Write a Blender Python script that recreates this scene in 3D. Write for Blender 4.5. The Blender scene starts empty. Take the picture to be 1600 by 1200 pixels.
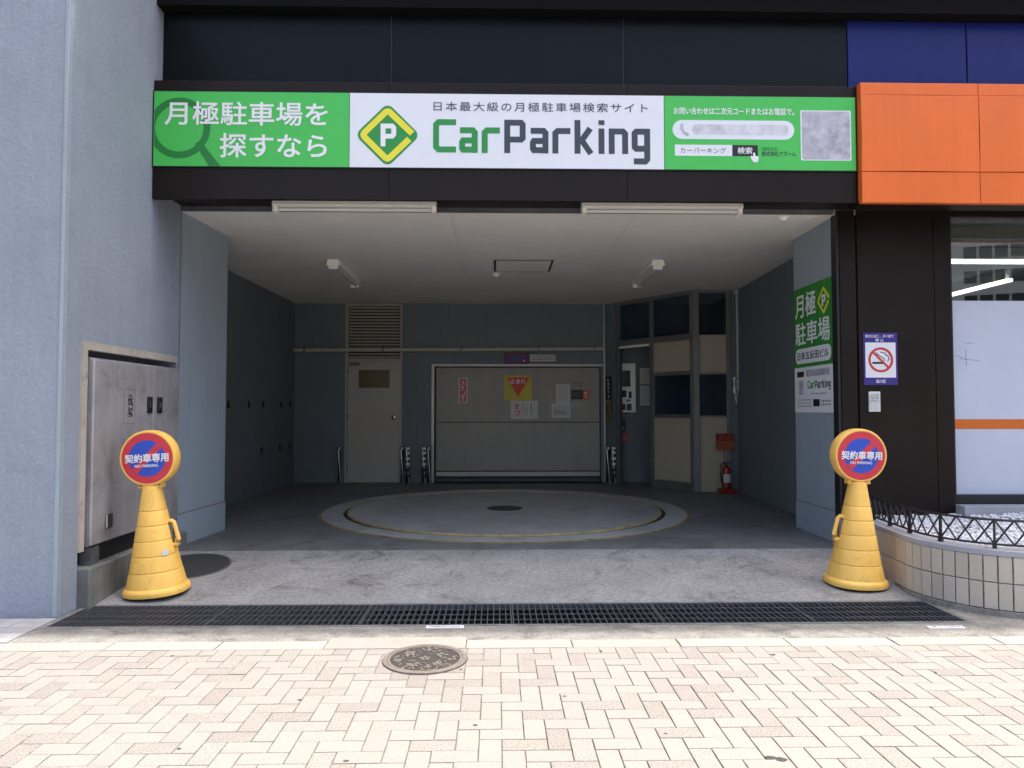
import bpy, bmesh, math, random
from mathutils import Matrix, Vector
random.seed(7)
R = math.radians
SC = bpy.context.scene
COL = SC.collection

# ------------------------------------------------------------------ camera, world, sun, exposure
cam_d = bpy.data.cameras.new('camera')
cam_d.sensor_width = 36.0
cam_d.lens = 24.98
cam_d.clip_start = 0.05
cam_d.clip_end = 2000
cam = bpy.data.objects.new('camera', cam_d)
cam.location = (0, 0, 1.44)
cam.rotation_euler = (R(90 + 2.064), 0, R(-1.19))
COL.objects.link(cam)
SC.camera = cam

SUN_EL, SUN_AZ = R(72), R(72)          # azimuth measured from +Y towards +X
world = bpy.data.worlds.new('World')
SC.world = world
world.use_nodes = True
wn = world.node_tree
sky = wn.nodes.new('ShaderNodeTexSky')
sky.sky_type = 'NISHITA'
sky.sun_disc = False
sky.sun_elevation = SUN_EL
sky.sun_rotation = SUN_AZ
sky.air_density = 1.0
sky.dust_density = 6.0
sky.ozone_density = 0.7
wn.nodes['Background'].inputs['Strength'].default_value = 0.15
wn.links.new(sky.outputs[0], wn.nodes['Background'].inputs[0])

sd = bpy.data.lights.new('sun', 'SUN')
sd.energy = 2.0
sd.angle = R(0.53)
sd.color = (1.0, 0.96, 0.90)
sun = bpy.data.objects.new('sun', sd)
sdir = Vector((math.sin(SUN_AZ) * math.cos(SUN_EL), math.cos(SUN_AZ) * math.cos(SUN_EL), math.sin(SUN_EL)))
sun.rotation_euler = sdir.to_track_quat('Z', 'Y').to_euler()
sun.location = sdir * 40
COL.objects.link(sun)

SC.view_settings.view_transform = 'Standard'
SC.view_settings.look = 'None'
SC.view_settings.exposure = 1.5
SC.view_settings.gamma = 1
SC.view_settings.use_curve_mapping = False
SC.render.engine = 'CYCLES'
SC.cycles.use_denoising = True
SC.cycles.max_bounces = 12
SC.cycles.diffuse_bounces = 7
SC.cycles.glossy_bounces = 4
SC.cycles.transparent_max_bounces = 8
SC.cycles.sample_clamp_indirect = 8

# ------------------------------------------------------------------ materials
def mat(name, col, rough=0.6, metal=0.0, var=0.0, vscale=4.0, bump=0.0, bscale=60.0, spec=0.5,
        grain=0.0, gscale=250.0, streak=0.0, stain=None, objrand=0.0, trans=0.0, coat=0.0):
    """Procedural painted/stone/metal surface: base colour with soft variation, fine grain, streaks and bump."""
    m = bpy.data.materials.new(name)
    m.use_nodes = True
    nt = m.node_tree
    N, L = nt.nodes, nt.links
    b = N['Principled BSDF']
    b.inputs['Roughness'].default_value = rough
    b.inputs['Metallic'].default_value = metal
    b.inputs['Specular IOR Level'].default_value = spec
    if coat:
        b.inputs['Coat Weight'].default_value = coat
    if trans:
        b.inputs['Transmission Weight'].default_value = trans
    tc = N.new('ShaderNodeTexCoord')
    cur = None
    rgb = N.new('ShaderNodeRGB')
    rgb.outputs[0].default_value = (*col, 1)
    cur = rgb.outputs[0]

    def mul(sock, lo, hi, fmin=0.3, fmax=0.7):
        nonlocal cur
        mr = N.new('ShaderNodeMapRange')
        mr.inputs['From Min'].default_value = fmin
        mr.inputs['From Max'].default_value = fmax
        mr.inputs['To Min'].default_value = lo
        mr.inputs['To Max'].default_value = hi
        L.new(sock, mr.inputs['Value'])
        mx = N.new('ShaderNodeMix')
        mx.data_type = 'RGBA'
        mx.blend_type = 'MULTIPLY'
        mx.inputs[0].default_value = 1
        L.new(cur, mx.inputs[6])
        L.new(mr.outputs[0], mx.inputs[7])
        cur = mx.outputs[2]
    if var:
        n = N.new('ShaderNodeTexNoise')
        n.inputs['Scale'].default_value = vscale
        n.inputs['Detail'].default_value = 6
        n.inputs['Roughness'].default_value = 0.6
        L.new(tc.outputs['Object'], n.inputs['Vector'])
        mul(n.outputs[0], 1 - var, 1 + var)
        mr = N.new('ShaderNodeMapRange')
        mr.inputs['To Min'].default_value = max(0.02, rough - 0.12)
        mr.inputs['To Max'].default_value = min(1, rough + 0.12)
        L.new(n.outputs[0], mr.inputs['Value'])
        L.new(mr.outputs[0], b.inputs['Roughness'])
    if grain:
        n = N.new('ShaderNodeTexNoise')
        n.inputs['Scale'].default_value = gscale
        n.inputs['Detail'].default_value = 2
        L.new(tc.outputs['Object'], n.inputs['Vector'])
        mul(n.outputs[0], 1 - grain, 1 + grain)
    if streak:
        mp = N.new('ShaderNodeMapping')
        mp.inputs['Scale'].default_value = (14, 14, 0.7)
        L.new(tc.outputs['Object'], mp.inputs['Vector'])
        n = N.new('ShaderNodeTexNoise')
        n.inputs['Scale'].default_value = 1.0
        n.inputs['Detail'].default_value = 4
        L.new(mp.outputs[0], n.inputs['Vector'])
        mul(n.outputs[0], 1 - streak, 1 + streak * 0.5)
    if stain:
        scale, lo, thr = stain
        n = N.new('ShaderNodeTexNoise')
        n.inputs['Scale'].default_value = scale
        n.inputs['Detail'].default_value = 8
        n.inputs['Roughness'].default_value = 0.7
        n.inputs['Distortion'].default_value = 0.6
        L.new(tc.outputs['Object'], n.inputs['Vector'])
        mul(n.outputs[0], 1, lo, thr, thr + 0.14)
    if objrand:
        oi = N.new('ShaderNodeObjectInfo')
        mul(oi.outputs['Random'], 1 - objrand, 1 + objrand, 0, 1)
    L.new(cur, b.inputs['Base Color'])
    if bump:
        n = N.new('ShaderNodeTexNoise')
        n.inputs['Scale'].default_value = bscale
        n.inputs['Detail'].default_value = 4
        L.new(tc.outputs['Object'], n.inputs['Vector'])
        bp = N.new('ShaderNodeBump')
        bp.inputs['Strength'].default_value = bump
        bp.inputs['Distance'].default_value = 0.01
        L.new(n.outputs[0], bp.inputs['Height'])
        L.new(bp.outputs[0], b.inputs['Normal'])
    return m

M = {}
M['stucco'] = mat('blue grey stucco', (0.27, 0.312, 0.375), 0.75, var=0.07, vscale=1.5, bump=0.6, bscale=34, grain=0.08, gscale=70, stain=(1.7, 0.90, 0.53), streak=0.035)
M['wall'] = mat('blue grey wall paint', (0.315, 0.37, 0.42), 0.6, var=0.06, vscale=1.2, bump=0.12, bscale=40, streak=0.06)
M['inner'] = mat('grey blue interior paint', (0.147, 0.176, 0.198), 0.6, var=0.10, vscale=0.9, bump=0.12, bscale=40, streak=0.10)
M['ceiling'] = mat('off white ceiling board', (0.84, 0.82, 0.77), 0.8, var=0.05, vscale=1.2)
M['ceil_joint'] = mat('dark joint', (0.45, 0.42, 0.37), 0.9)
M['brown'] = mat('dark brown enamel', (0.0125, 0.0078, 0.0062), 0.38, spec=0.22, var=0.10, vscale=2.0, streak=0.15)
M['navy_black'] = mat('blue black enamel', (0.004, 0.0055, 0.0075), 0.34, spec=0.18, var=0.1, vscale=2.0, streak=0.12)
M['blue'] = mat('royal blue enamel', (0.008, 0.017, 0.135), 0.36, spec=0.25, var=0.08, vscale=1.5, streak=0.08)
M['orange'] = mat('orange enamel', (0.80, 0.155, 0.02), 0.40, var=0.05, vscale=1.4, streak=0.06, bump=0.10, bscale=2.2, stain=(2.2, 0.97, 0.52))
M['black'] = mat('black metal', (0.012, 0.012, 0.013), 0.45)
M['soot'] = mat('matt black beam paint', (0.006, 0.006, 0.0065), 0.85, spec=0.08)
M['iron'] = mat('black painted iron', (0.014, 0.014, 0.016), 0.4, bump=0.1, bscale=120)
M['alu'] = mat('brushed aluminium', (0.30, 0.30, 0.29), 0.38, 0.75, var=0.08, vscale=3)
M['chrome'] = mat('polished steel', (0.40, 0.40, 0.40), 0.18, 1.0)
M['stainless'] = mat('scuffed stainless steel', (0.44, 0.43, 0.455), 0.42, 0.35, var=0.16, vscale=3.0, streak=0.10, bump=0.04, bscale=14, stain=(2.6, 0.72, 0.5))
M['zinc'] = mat('galvanised steel', (0.17, 0.18, 0.20), 0.5, 0.7, var=0.2, vscale=8)
M['grate'] = mat('grimy steel grating', (0.10, 0.105, 0.118), 0.5, 0.3, var=0.25, vscale=10)
M['trim'] = mat('weathered beige trim', (0.44, 0.40, 0.35), 0.65, var=0.12, vscale=7, stain=(9, 0.45, 0.56))
M['concrete'] = mat('dark concrete plinth', (0.17, 0.18, 0.175), 0.85, var=0.28, vscale=5, bump=0.3, bscale=50, streak=0.22)
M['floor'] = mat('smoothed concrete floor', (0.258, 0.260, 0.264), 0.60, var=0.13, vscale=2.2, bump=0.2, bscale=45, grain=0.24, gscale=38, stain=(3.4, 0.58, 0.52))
M['floor_in'] = mat('worn concrete in painted shade', (0.150, 0.152, 0.155), 0.5, var=0.20, vscale=1.8, bump=0.2, bscale=45, grain=0.16, gscale=45, stain=(1.8, 0.62, 0.5))  # base tone set darker than the ramp to paint the bay's shade; stains are wear
M['apron'] = mat('rough gutter concrete', (0.25, 0.24, 0.215), 0.9, var=0.22, vscale=6, bump=0.7, bscale=90, grain=0.35, gscale=130, stain=(3.0, 0.55, 0.5))
M['cement'] = mat('cement patch', (0.31, 0.28, 0.245), 0.9, var=0.1, vscale=6, bump=0.3, bscale=80, grain=0.1)
M['granite'] = mat('pale granite kerb', (0.335, 0.31, 0.275), 0.8, var=0.06, vscale=5, bump=0.2, bscale=120, grain=0.14, gscale=160, objrand=0.05)
M['mortar'] = mat('joint sand', (0.20, 0.175, 0.14), 0.95, grain=0.2)
M['tile_cream'] = mat('cream paver', (0.286, 0.265, 0.234), 0.82, var=0.05, vscale=9, grain=0.20, gscale=120, bump=0.15, bscale=160, objrand=0.03)
M['tile_pink'] = mat('pinkish paver', (0.258, 0.233, 0.206), 0.82, var=0.07, vscale=9, grain=0.32, gscale=110, bump=0.15, bscale=160, objrand=0.05)
M['tile_grey'] = mat('speckled grey paver', (0.266, 0.246, 0.216), 0.82, var=0.06, vscale=9, grain=0.32, gscale=110, bump=0.15, bscale=160, objrand=0.05)
M['tile_square'] = mat('grey square paver', (0.36, 0.355, 0.36), 0.85, var=0.05, grain=0.12, gscale=120, objrand=0.08)
M['planter'] = mat('beige planter tile', (0.56, 0.50, 0.42), 0.75, var=0.08, vscale=6, bump=0.45, bscale=80, grain=0.10, gscale=120, objrand=0.07, streak=0.10)
M['grout'] = mat('grey grout', (0.20, 0.185, 0.165), 0.95)
M['coping'] = mat('grey coping', (0.36, 0.365, 0.40), 0.8, var=0.08, vscale=5, grain=0.08)
M['pebble'] = mat('white pebbles', (0.70, 0.70, 0.72), 0.75, var=0.16, vscale=26)
M['soil'] = mat('grey gravel bed', (0.40, 0.40, 0.42), 0.95, grain=0.4, gscale=60)
M['asphalt'] = mat('asphalt', (0.05, 0.05, 0.052), 0.9, grain=0.3, gscale=80)
M['earth'] = mat('ground', (0.12, 0.115, 0.11), 0.95, grain=0.2, gscale=20)
M['yellow'] = mat('yellow plastic', (0.90, 0.54, 0.115), 0.5, var=0.06, vscale=6, streak=0.07, bump=0.06, bscale=60, stain=(7, 0.72, 0.58))
M['yellow_dim'] = mat('worn yellow paint', (0.27, 0.21, 0.07), 0.6, var=0.35, vscale=6, stain=(8, 0.4, 0.5))
M['red'] = mat('red print', (0.60, 0.035, 0.055), 0.45, var=0.05, vscale=10)
M['no_blue'] = mat('blue print', (0.022, 0.075, 0.50), 0.45, var=0.05, vscale=10)
M['white'] = mat('white print', (0.80, 0.80, 0.83), 0.45)
M['paper'] = mat('paper sheet', (0.60, 0.60, 0.58), 0.8, var=0.06, vscale=12)
M['fixture'] = mat('ivory enamel', (0.88, 0.87, 0.82), 0.4, var=0.03)
M['tube'] = mat('unlit tube glass', (0.62, 0.63, 0.63), 0.25)
M['sign_green'] = mat('bright green print', (0.062, 0.50, 0.085), 0.42, var=0.015, vscale=1)
M['sign_white'] = mat('cool white print', (0.74, 0.765, 0.82), 0.42, var=0.012, vscale=1)
M['dark_green'] = mat('deep green print', (0.016, 0.20, 0.035), 0.42)
M['logo_green'] = mat('logo green', (0.022, 0.27, 0.05), 0.42)
M['logo_yellow'] = mat('logo yellow', (0.80, 0.72, 0.04), 0.42)
M['slate'] = mat('slate print', (0.040, 0.055, 0.068), 0.42)
M['ink'] = mat('black print', (0.012, 0.012, 0.014), 0.5)
M['blurred'] = mat('smudged grey print', (0.44, 0.435, 0.50), 0.5, var=0.32, vscale=11)
M['blurred_pale'] = mat('faded grey print', (0.60, 0.60, 0.66), 0.5, var=0.22, vscale=9)
M['purple'] = mat('violet print', (0.035, 0.022, 0.22), 0.45)
M['sticker_y'] = mat('warning yellow', (0.58, 0.47, 0.035), 0.5)
M['pier_green'] = mat('deep leaf green print', (0.03, 0.25, 0.032), 0.42, var=0.02)
M['ext_orange'] = mat('faded orange print', (0.30, 0.09, 0.02), 0.5)
M['ext_band'] = mat('faded red print', (0.22, 0.02, 0.015), 0.5)
M['sticker_r'] = mat('warning red', (0.62, 0.06, 0.02), 0.5)
M['door'] = mat('cream steel door', (0.42, 0.39, 0.34), 0.5, var=0.05, vscale=1.5)
M['louvre'] = mat('cream louvre', (0.42, 0.39, 0.32), 0.55, var=0.06)
M['gate'] = mat('grey gate panel', (0.30, 0.285, 0.25), 0.5, 0.1, var=0.10, vscale=0.9, streak=0.08)
M['beige'] = mat('beige booth panel', (0.40, 0.36, 0.27), 0.55, var=0.04, vscale=2)
M['amber'] = mat('brown tinted grille', (0.12, 0.075, 0.015), 0.3)
M['film'] = mat('lavender window film', (0.56, 0.605, 0.71), 0.22, var=0.035, vscale=1.6, spec=0.5)
M['film_orange'] = mat('orange film', (0.66, 0.15, 0.02), 0.25)
M['pipe'] = mat('ivory pipe', (0.50, 0.48, 0.40), 0.5, var=0.06)
M['ext_red'] = mat('extinguisher red', (0.25, 0.02, 0.015), 0.25)
M['iron_cover'] = mat('worn cast iron', (0.225, 0.195, 0.170), 0.6, 0.3, var=0.2, vscale=30)
M['iron_dark'] = mat('grimy cast iron', (0.055, 0.047, 0.043), 0.7, 0.2, var=0.2, vscale=30)
M['manhole'] = mat('dark iron lid', (0.05, 0.052, 0.056), 0.55, 0.4, var=0.2, vscale=10, bump=0.5, bscale=90)
M['deck'] = mat('worn steel tread plate', (0.43, 0.43, 0.42), 0.42, 0.2, var=0.14, vscale=1.3, bump=0.15, bscale=90, stain=(1.6, 0.68, 0.52))
M['deck_rim'] = mat('rubbed yellow steel rim', (0.50, 0.41, 0.20), 0.45, 0.2, var=0.3, vscale=5, stain=(6, 0.4, 0.52))
M['store'] = mat('store interior', (0.22, 0.22, 0.22), 0.8)
M['facade_far'] = mat('pale render', (0.60, 0.59, 0.56), 0.8, var=0.05)
M['window_far'] = mat('dark window band', (0.02, 0.024, 0.03), 0.1)
M['upper'] = mat('grey cladding', (0.25, 0.25, 0.26), 0.7, var=0.05)

def glass(name, tint=(0.9, 0.95, 0.95), rough=0.0, refl=0.06):
    m = bpy.data.materials.new(name)
    m.use_nodes = True
    N, L = m.node_tree.nodes, m.node_tree.links
    out = N['Material Output']
    tr = N.new('ShaderNodeBsdfTransparent')
    tr.inputs[0].default_value = (*tint, 1)
    gl = N.new('ShaderNodeBsdfGlossy')
    gl.inputs['Roughness'].default_value = rough
    mx = N.new('ShaderNodeMixShader')
    mx.inputs[0].default_value = refl
    L.new(tr.outputs[0], mx.inputs[1])
    L.new(gl.outputs[0], mx.inputs[2])
    L.new(mx.outputs[0], out.inputs[0])
    return m
M['glass'] = glass('shop glass', (0.62, 0.66, 0.66), refl=0.16)
M['dark_glass'] = glass('tinted booth glass', (0.62, 0.72, 0.80), 0.02, 0.06)

def emit(name, col, s):
    m = bpy.data.materials.new(name)
    m.use_nodes = True
    b = m.node_tree.nodes['Principled BSDF']
    b.inputs['Base Color'].default_value = (0.8, 0.8, 0.8, 1)
    b.inputs['Emission Color'].default_value = (*col, 1)
    b.inputs['Emission Strength'].default_value = s
    return m
M['lit_tube'] = emit('lit fluorescent tube', (1, 0.98, 0.93), 3.0)

def crack_lines(m, scale=0.9, width=0.006, amount=0.55):
    """thin dark cracks through a concrete material"""
    N, L = m.node_tree.nodes, m.node_tree.links
    b = N['Principled BSDF']
    src = b.inputs['Base Color'].links[0].from_socket
    tc = N.new('ShaderNodeTexCoord')
    nz = N.new('ShaderNodeTexNoise')
    nz.inputs['Scale'].default_value = 3
    nz.inputs['Detail'].default_value = 5
    L.new(tc.outputs['Object'], nz.inputs['Vector'])
    mixv = N.new('ShaderNodeMix')
    mixv.data_type = 'VECTOR'
    mixv.inputs[0].default_value = 0.22
    L.new(tc.outputs['Object'], mixv.inputs[4])
    L.new(nz.outputs['Color'], mixv.inputs[5])
    v = N.new('ShaderNodeTexVoronoi')
    v.feature = 'DISTANCE_TO_EDGE'
    v.inputs['Scale'].default_value = scale
    L.new(mixv.outputs[1], v.inputs['Vector'])
    mr = N.new('ShaderNodeMapRange')
    mr.inputs['From Min'].default_value = 0
    mr.inputs['From Max'].default_value = width
    mr.inputs['To Min'].default_value = 1 - amount
    mr.inputs['To Max'].default_value = 1
    L.new(v.outputs['Distance'], mr.inputs['Value'])
    mx = N.new('ShaderNodeMix')
    mx.data_type = 'RGBA'
    mx.blend_type = 'MULTIPLY'
    mx.inputs[0].default_value = 1
    L.new(src, mx.inputs[6])
    L.new(mr.outputs[0], mx.inputs[7])
    L.new(mx.outputs[2], b.inputs['Base Color'])
crack_lines(M['floor'], 0.55, 0.004, 0.22)
crack_lines(M['floor_in'], 0.4, 0.004, 0.25)

def tread(m):
    """raised lozenges of a checker plate, as bump"""
    N, L = m.node_tree.nodes, m.node_tree.links
    b = N['Principled BSDF']
    tc = N.new('ShaderNodeTexCoord')
    ck = N.new('ShaderNodeTexBrick')
    ck.inputs['Scale'].default_value = 14
    ck.inputs['Mortar Size'].default_value = 0.03
    ck.inputs['Color1'].default_value = (1, 1, 1, 1)
    ck.inputs['Color2'].default_value = (1, 1, 1, 1)
    ck.inputs['Mortar'].default_value = (0, 0, 0, 1)
    L.new(tc.outputs['Object'], ck.inputs['Vector'])
    bp = N.new('ShaderNodeBump')
    bp.inputs['Strength'].default_value = 0.5
    bp.inputs['Distance'].default_value = 0.006
    L.new(ck.outputs['Color'], bp.inputs['Height'])
    L.new(bp.outputs[0], b.inputs['Normal'])
tread(M['deck'])

# ------------------------------------------------------------------ mesh helpers
def obj(name, bm, m, parent=None, smooth=False, kind=None):
    me = bpy.data.meshes.new(name)
    bmesh.ops.recalc_face_normals(bm, faces=bm.faces[:])
    bm.to_mesh(me)
    bm.free()
    if isinstance(m, (list, tuple)):
        for k in m:
            me.materials.append(M[k])
    else:
        me.materials.append(M[m])
    if smooth:
        for p in me.polygons:
            p.use_smooth = True
        try:
            me.set_sharp_from_angle(angle=R(35))
        except Exception:
            pass
    o = bpy.data.objects.new(name, me)
    COL.objects.link(o)
    o.parent = parent
    if kind:
        o['kind'] = kind
    return o

def link_copy(o, parent=None, loc=None):
    c = o.copy()
    COL.objects.link(c)
    c.parent = parent
    if loc is not None:
        c.location = loc
    return c

def copy_thing(root, loc, rotz=0.0, label=None):
    c = root.copy()
    COL.objects.link(c)
    c.location = loc
    c.rotation_euler = (0, 0, rotz)
    if label:
        c['label'] = label
    for ch in list(root.children):
        d = link_copy(ch, c)
        for g in list(ch.children):
            link_copy(g, d)
    return c

def thing(name, label, cat, loc=(0, 0, 0), rotz=0.0, group=None):
    o = bpy.data.objects.new(name, None)
    o.empty_display_size = 0.1
    COL.objects.link(o)
    o.location = loc
    o.rotation_euler = (0, 0, rotz)
    return tag(o, label, cat, group)

def tag(o, label, cat, group=None):
    o['label'] = label
    o['category'] = cat
    if group:
        o['group'] = group
    return o

def b_box(bm, x0, x1, y0, y1, z0, z1, mi=0, Mx=None):
    vs = [bm.verts.new((x, y, z)) for z in (z0, z1) for y in (y0, y1) for x in (x0, x1)]
    if Mx is not None:
        for v in vs:
            v.co = Mx @ v.co
    f = []
    for q in ((0, 1, 3, 2), (4, 5, 7, 6), (0, 1, 5, 4), (2, 3, 7, 6), (0, 2, 6, 4), (1, 3, 7, 5)):
        fc = bm.faces.new([vs[i] for i in q])
        fc.material_index = mi
        f.append(fc)
    return vs, f

def box(name, x0, x1, y0, y1, z0, z1, m, parent=None, bev=0.0, Mx=None, kind=None):
    bm = bmesh.new()
    b_box(bm, x0, x1, y0, y1, z0, z1, 0, Mx)
    if bev:
        bmesh.ops.bevel(bm, geom=bm.edges[:], offset=bev, segments=2, affect='EDGES', profile=0.5)
    return obj(name, bm, m, parent, kind=kind)

def b_prism(bm, pts, z0, z1, mi=0):
    """extrude a plan polygon [(x, y)] from z0 to z1"""
    a = [bm.verts.new((x, y, z0)) for x, y in pts]
    b = [bm.verts.new((x, y, z1)) for x, y in pts]
    n = len(pts)
    fs = [bm.faces.new(a[::-1]), bm.faces.new(b)]
    for i in range(n):
        fs.append(bm.faces.new((a[i], a[(i + 1) % n], b[(i + 1) % n], b[i])))
    for f in fs:
        f.material_index = mi

def prism(name, pts, z0, z1, m, parent=None, kind=None):
    bm = bmesh.new()
    b_prism(bm, pts, z0, z1)
    return obj(name, bm, m, parent, kind=kind)

def b_plate(bm, pts, y0, y1, mi=0):
    """extrude a face polygon [(x, z)] between depths y0 and y1 (faces -Y)"""
    a = [bm.verts.new((x, y0, z)) for x, z in pts]
    b = [bm.verts.new((x, y1, z)) for x, z in pts]
    n = len(pts)
    fs = [bm.faces.new(a), bm.faces.new(b[::-1])]
    for i in range(n):
        fs.append(bm.faces.new((a[i], b[i], b[(i + 1) % n], a[(i + 1) % n])))
    for f in fs:
        f.material_index = mi

def plate(name, pts, y0, y1, m, parent=None):
    bm = bmesh.new()
    b_plate(bm, pts, y0, y1)
    return obj(name, bm, m, parent)

def rect(x0, x1, z0, z1):
    return [(x0, z0), (x1, z0), (x1, z1), (x0, z1)]

def disc_pts(cx, cz, r, n=40, r2=None, a0=0.0):
    r2 = r if r2 is None else r2
    return [(cx + r * math.cos(a0 + 2 * math.pi * i / n), cz + r2 * math.sin(a0 + 2 * math.pi * i / n)) for i in range(n)]

def round_rect(x0, x1, z0, z1, r, n=6):
    p = []
    for cx, cz, a in ((x1 - r, z0 + r, -90), (x1 - r, z1 - r, 0), (x0 + r, z1 - r, 90), (x0 + r, z0 + r, 180)):
        for i in range(n + 1):
            t = R(a + 90 * i / n)
            p.append((cx + r * math.cos(t), cz + r * math.sin(t)))
    return p

def b_ring(bm, cx, cz, ro, ri, y0, y1, n=48, mi=0):
    o = disc_pts(cx, cz, ro, n)
    i_ = disc_pts(cx, cz, ri, n)
    V = [[bm.verts.new((x, y, z)) for x, z in pts] for pts, y in ((o, y0), (i_, y0), (o, y1), (i_, y1))]
    for k in range(n):
        j = (k + 1) % n
        for q in ((V[0][k], V[0][j], V[1][j], V[1][k]), (V[2][k], V[3][k], V[3][j], V[2][j]),
                  (V[0][k], V[2][k], V[2][j], V[0][j]), (V[1][k], V[1][j], V[3][j], V[3][k])):
            bm.faces.new(q).material_index = mi

def b_flat_ring(bm, cx, cy, ro, ri, z0, z1, n=96):
    """a ring lying on the ground"""
    V = []
    for r, z in ((ro, z1), (ri, z1), (ro, z0), (ri, z0)):
        V.append([bm.verts.new((cx + r * math.cos(2 * math.pi * k / n), cy + r * math.sin(2 * math.pi * k / n), z)) for k in range(n)])
    for k in range(n):
        j = (k + 1) % n
        for q in ((V[0][k], V[0][j], V[1][j], V[1][k]), (V[2][k], V[3][k], V[3][j], V[2][j]),
                  (V[0][k], V[2][k], V[2][j], V[0][j]), (V[1][k], V[1][j], V[3][j], V[3][k])):
            bm.faces.new(q)

def b_stroke(bm, pts, w, y0, y1, closed=False, mi=0):
    """a mitred band of width w along [(x, z)], standing between depths y0 and y1"""
    n = len(pts)
    P = [Vector(p) for p in pts]
    A, B = [], []
    for i in range(n):
        pa = P[i - 1] if (i > 0 or closed) else None
        pb = P[(i + 1) % n] if (i < n - 1 or closed) else None
        d1 = (P[i] - pa).normalized() if pa is not None else None
        d2 = (pb - P[i]).normalized() if pb is not None else None
        if d1 is None:
            d1 = d2
        if d2 is None:
            d2 = d1
        n1 = Vector((-d1.y, d1.x))
        n2 = Vector((-d2.y, d2.x))
        m_ = n1 + n2
        if m_.length < 1e-4:
            m_ = n1.copy()
        m_.normalize()
        s = min(3.0, 1.0 / max(0.3, m_.dot(n1))) * w / 2
        A.append(P[i] + m_ * s)
        B.append(P[i] - m_ * s)
    VA = [[bm.verts.new((p.x, y, p.y)) for p in A] for y in (y0, y1)]
    VB = [[bm.verts.new((p.x, y, p.y)) for p in B] for y in (y0, y1)]
    rng = range(n) if closed else range(n - 1)
    for i in rng:
        j = (i + 1) % n
        for q in ((VA[0][i], VA[0][j], VB[0][j], VB[0][i]), (VA[1][i], VB[1][i], VB[1][j], VA[1][j]),
                  (VA[0][i], VA[1][i], VA[1][j], VA[0][j]), (VB[0][i], VB[0][j], VB[1][j], VB[1][i])):
            bm.faces.new(q).material_index = mi
    if not closed:
        for i in (0, n - 1):
            bm.faces.new((VA[0][i], VB[0][i], VB[1][i], VA[1][i])).material_index = mi

def strokes(name, lines, w, y0, y1, m, parent, closed=False):
    bm = bmesh.new()
    for i, l in enumerate(lines):
        b_stroke(bm, l, w, y0 - .0004 * i, y1 - .00003 * i, closed)
    return obj(name, bm, m, parent)

def b_tube(bm, pts, r, n=8, closed=False, mi=0):
    P = [Vector(p) for p in pts]
    rings = []
    up = Vector((0, 0, 1))
    for i, p in enumerate(P):
        if closed:
            d = P[(i + 1) % len(P)] - P[i - 1]
        else:
            d = (P[min(i + 1, len(P) - 1)] - P[max(i - 1, 0)])
        d.normalize()
        a = d.cross(up)
        if a.length < 1e-3:
            a = d.cross(Vector((1, 0, 0)))
        a.normalize()
        b = d.cross(a)
        rr = r[i] if isinstance(r, (list, tuple)) else r
        rings.append([bm.verts.new(p + a * rr * math.cos(2 * math.pi * k / n) + b * rr * math.sin(2 * math.pi * k / n)) for k in range(n)])
    m_ = len(rings)
    for i in range(m_ if closed else m_ - 1):
        A, B = rings[i], rings[(i + 1) % m_]
        for k in range(n):
            bm.faces.new((A[k], A[(k + 1) % n], B[(k + 1) % n], B[k])).material_index = mi
    if not closed:
        bm.faces.new(rings[0]).material_index = mi
        bm.faces.new(rings[-1][::-1]).material_index = mi

def tube(name, pts, r, m, parent=None, n=10, closed=False):
    bm = bmesh.new()
    b_tube(bm, pts, r, n, closed)
    return obj(name, bm, m, parent, smooth=True)

def b_lathe(bm, prof, n=40, ex=2.0, axis='Z', c=(0, 0, 0), mi=0):
    """rings [(z, rx, ry)] round a vertical axis (or the Y axis); ex shapes the section"""
    rings = []
    for z, rx, ry in prof:
        rg = []
        for k in range(n):
            t = 2 * math.pi * k / n
            cx, sx = math.cos(t), math.sin(t)
            x = rx * math.copysign(abs(cx) ** (2 / ex), cx)
            y = ry * math.copysign(abs(sx) ** (2 / ex), sx)
            p = (x, y, z) if axis == 'Z' else (x, z, y)
            rg.append(bm.verts.new((p[0] + c[0], p[1] + c[1], p[2] + c[2])))
        rings.append(rg)
    for A, B in zip(rings[:-1], rings[1:]):
        for k in range(n):
            bm.faces.new((A[k], A[(k + 1) % n], B[(k + 1) % n], B[k])).material_index = mi
    bm.faces.new(rings[0][::-1]).material_index = mi
    bm.faces.new(rings[-1]).material_index = mi

def lathe(name, prof, m, parent=None, n=40, ex=2.0, axis='Z', c=(0, 0, 0)):
    bm = bmesh.new()
    b_lathe(bm, prof, n, ex, axis, c)
    return obj(name, bm, m, parent, smooth=True)

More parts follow.
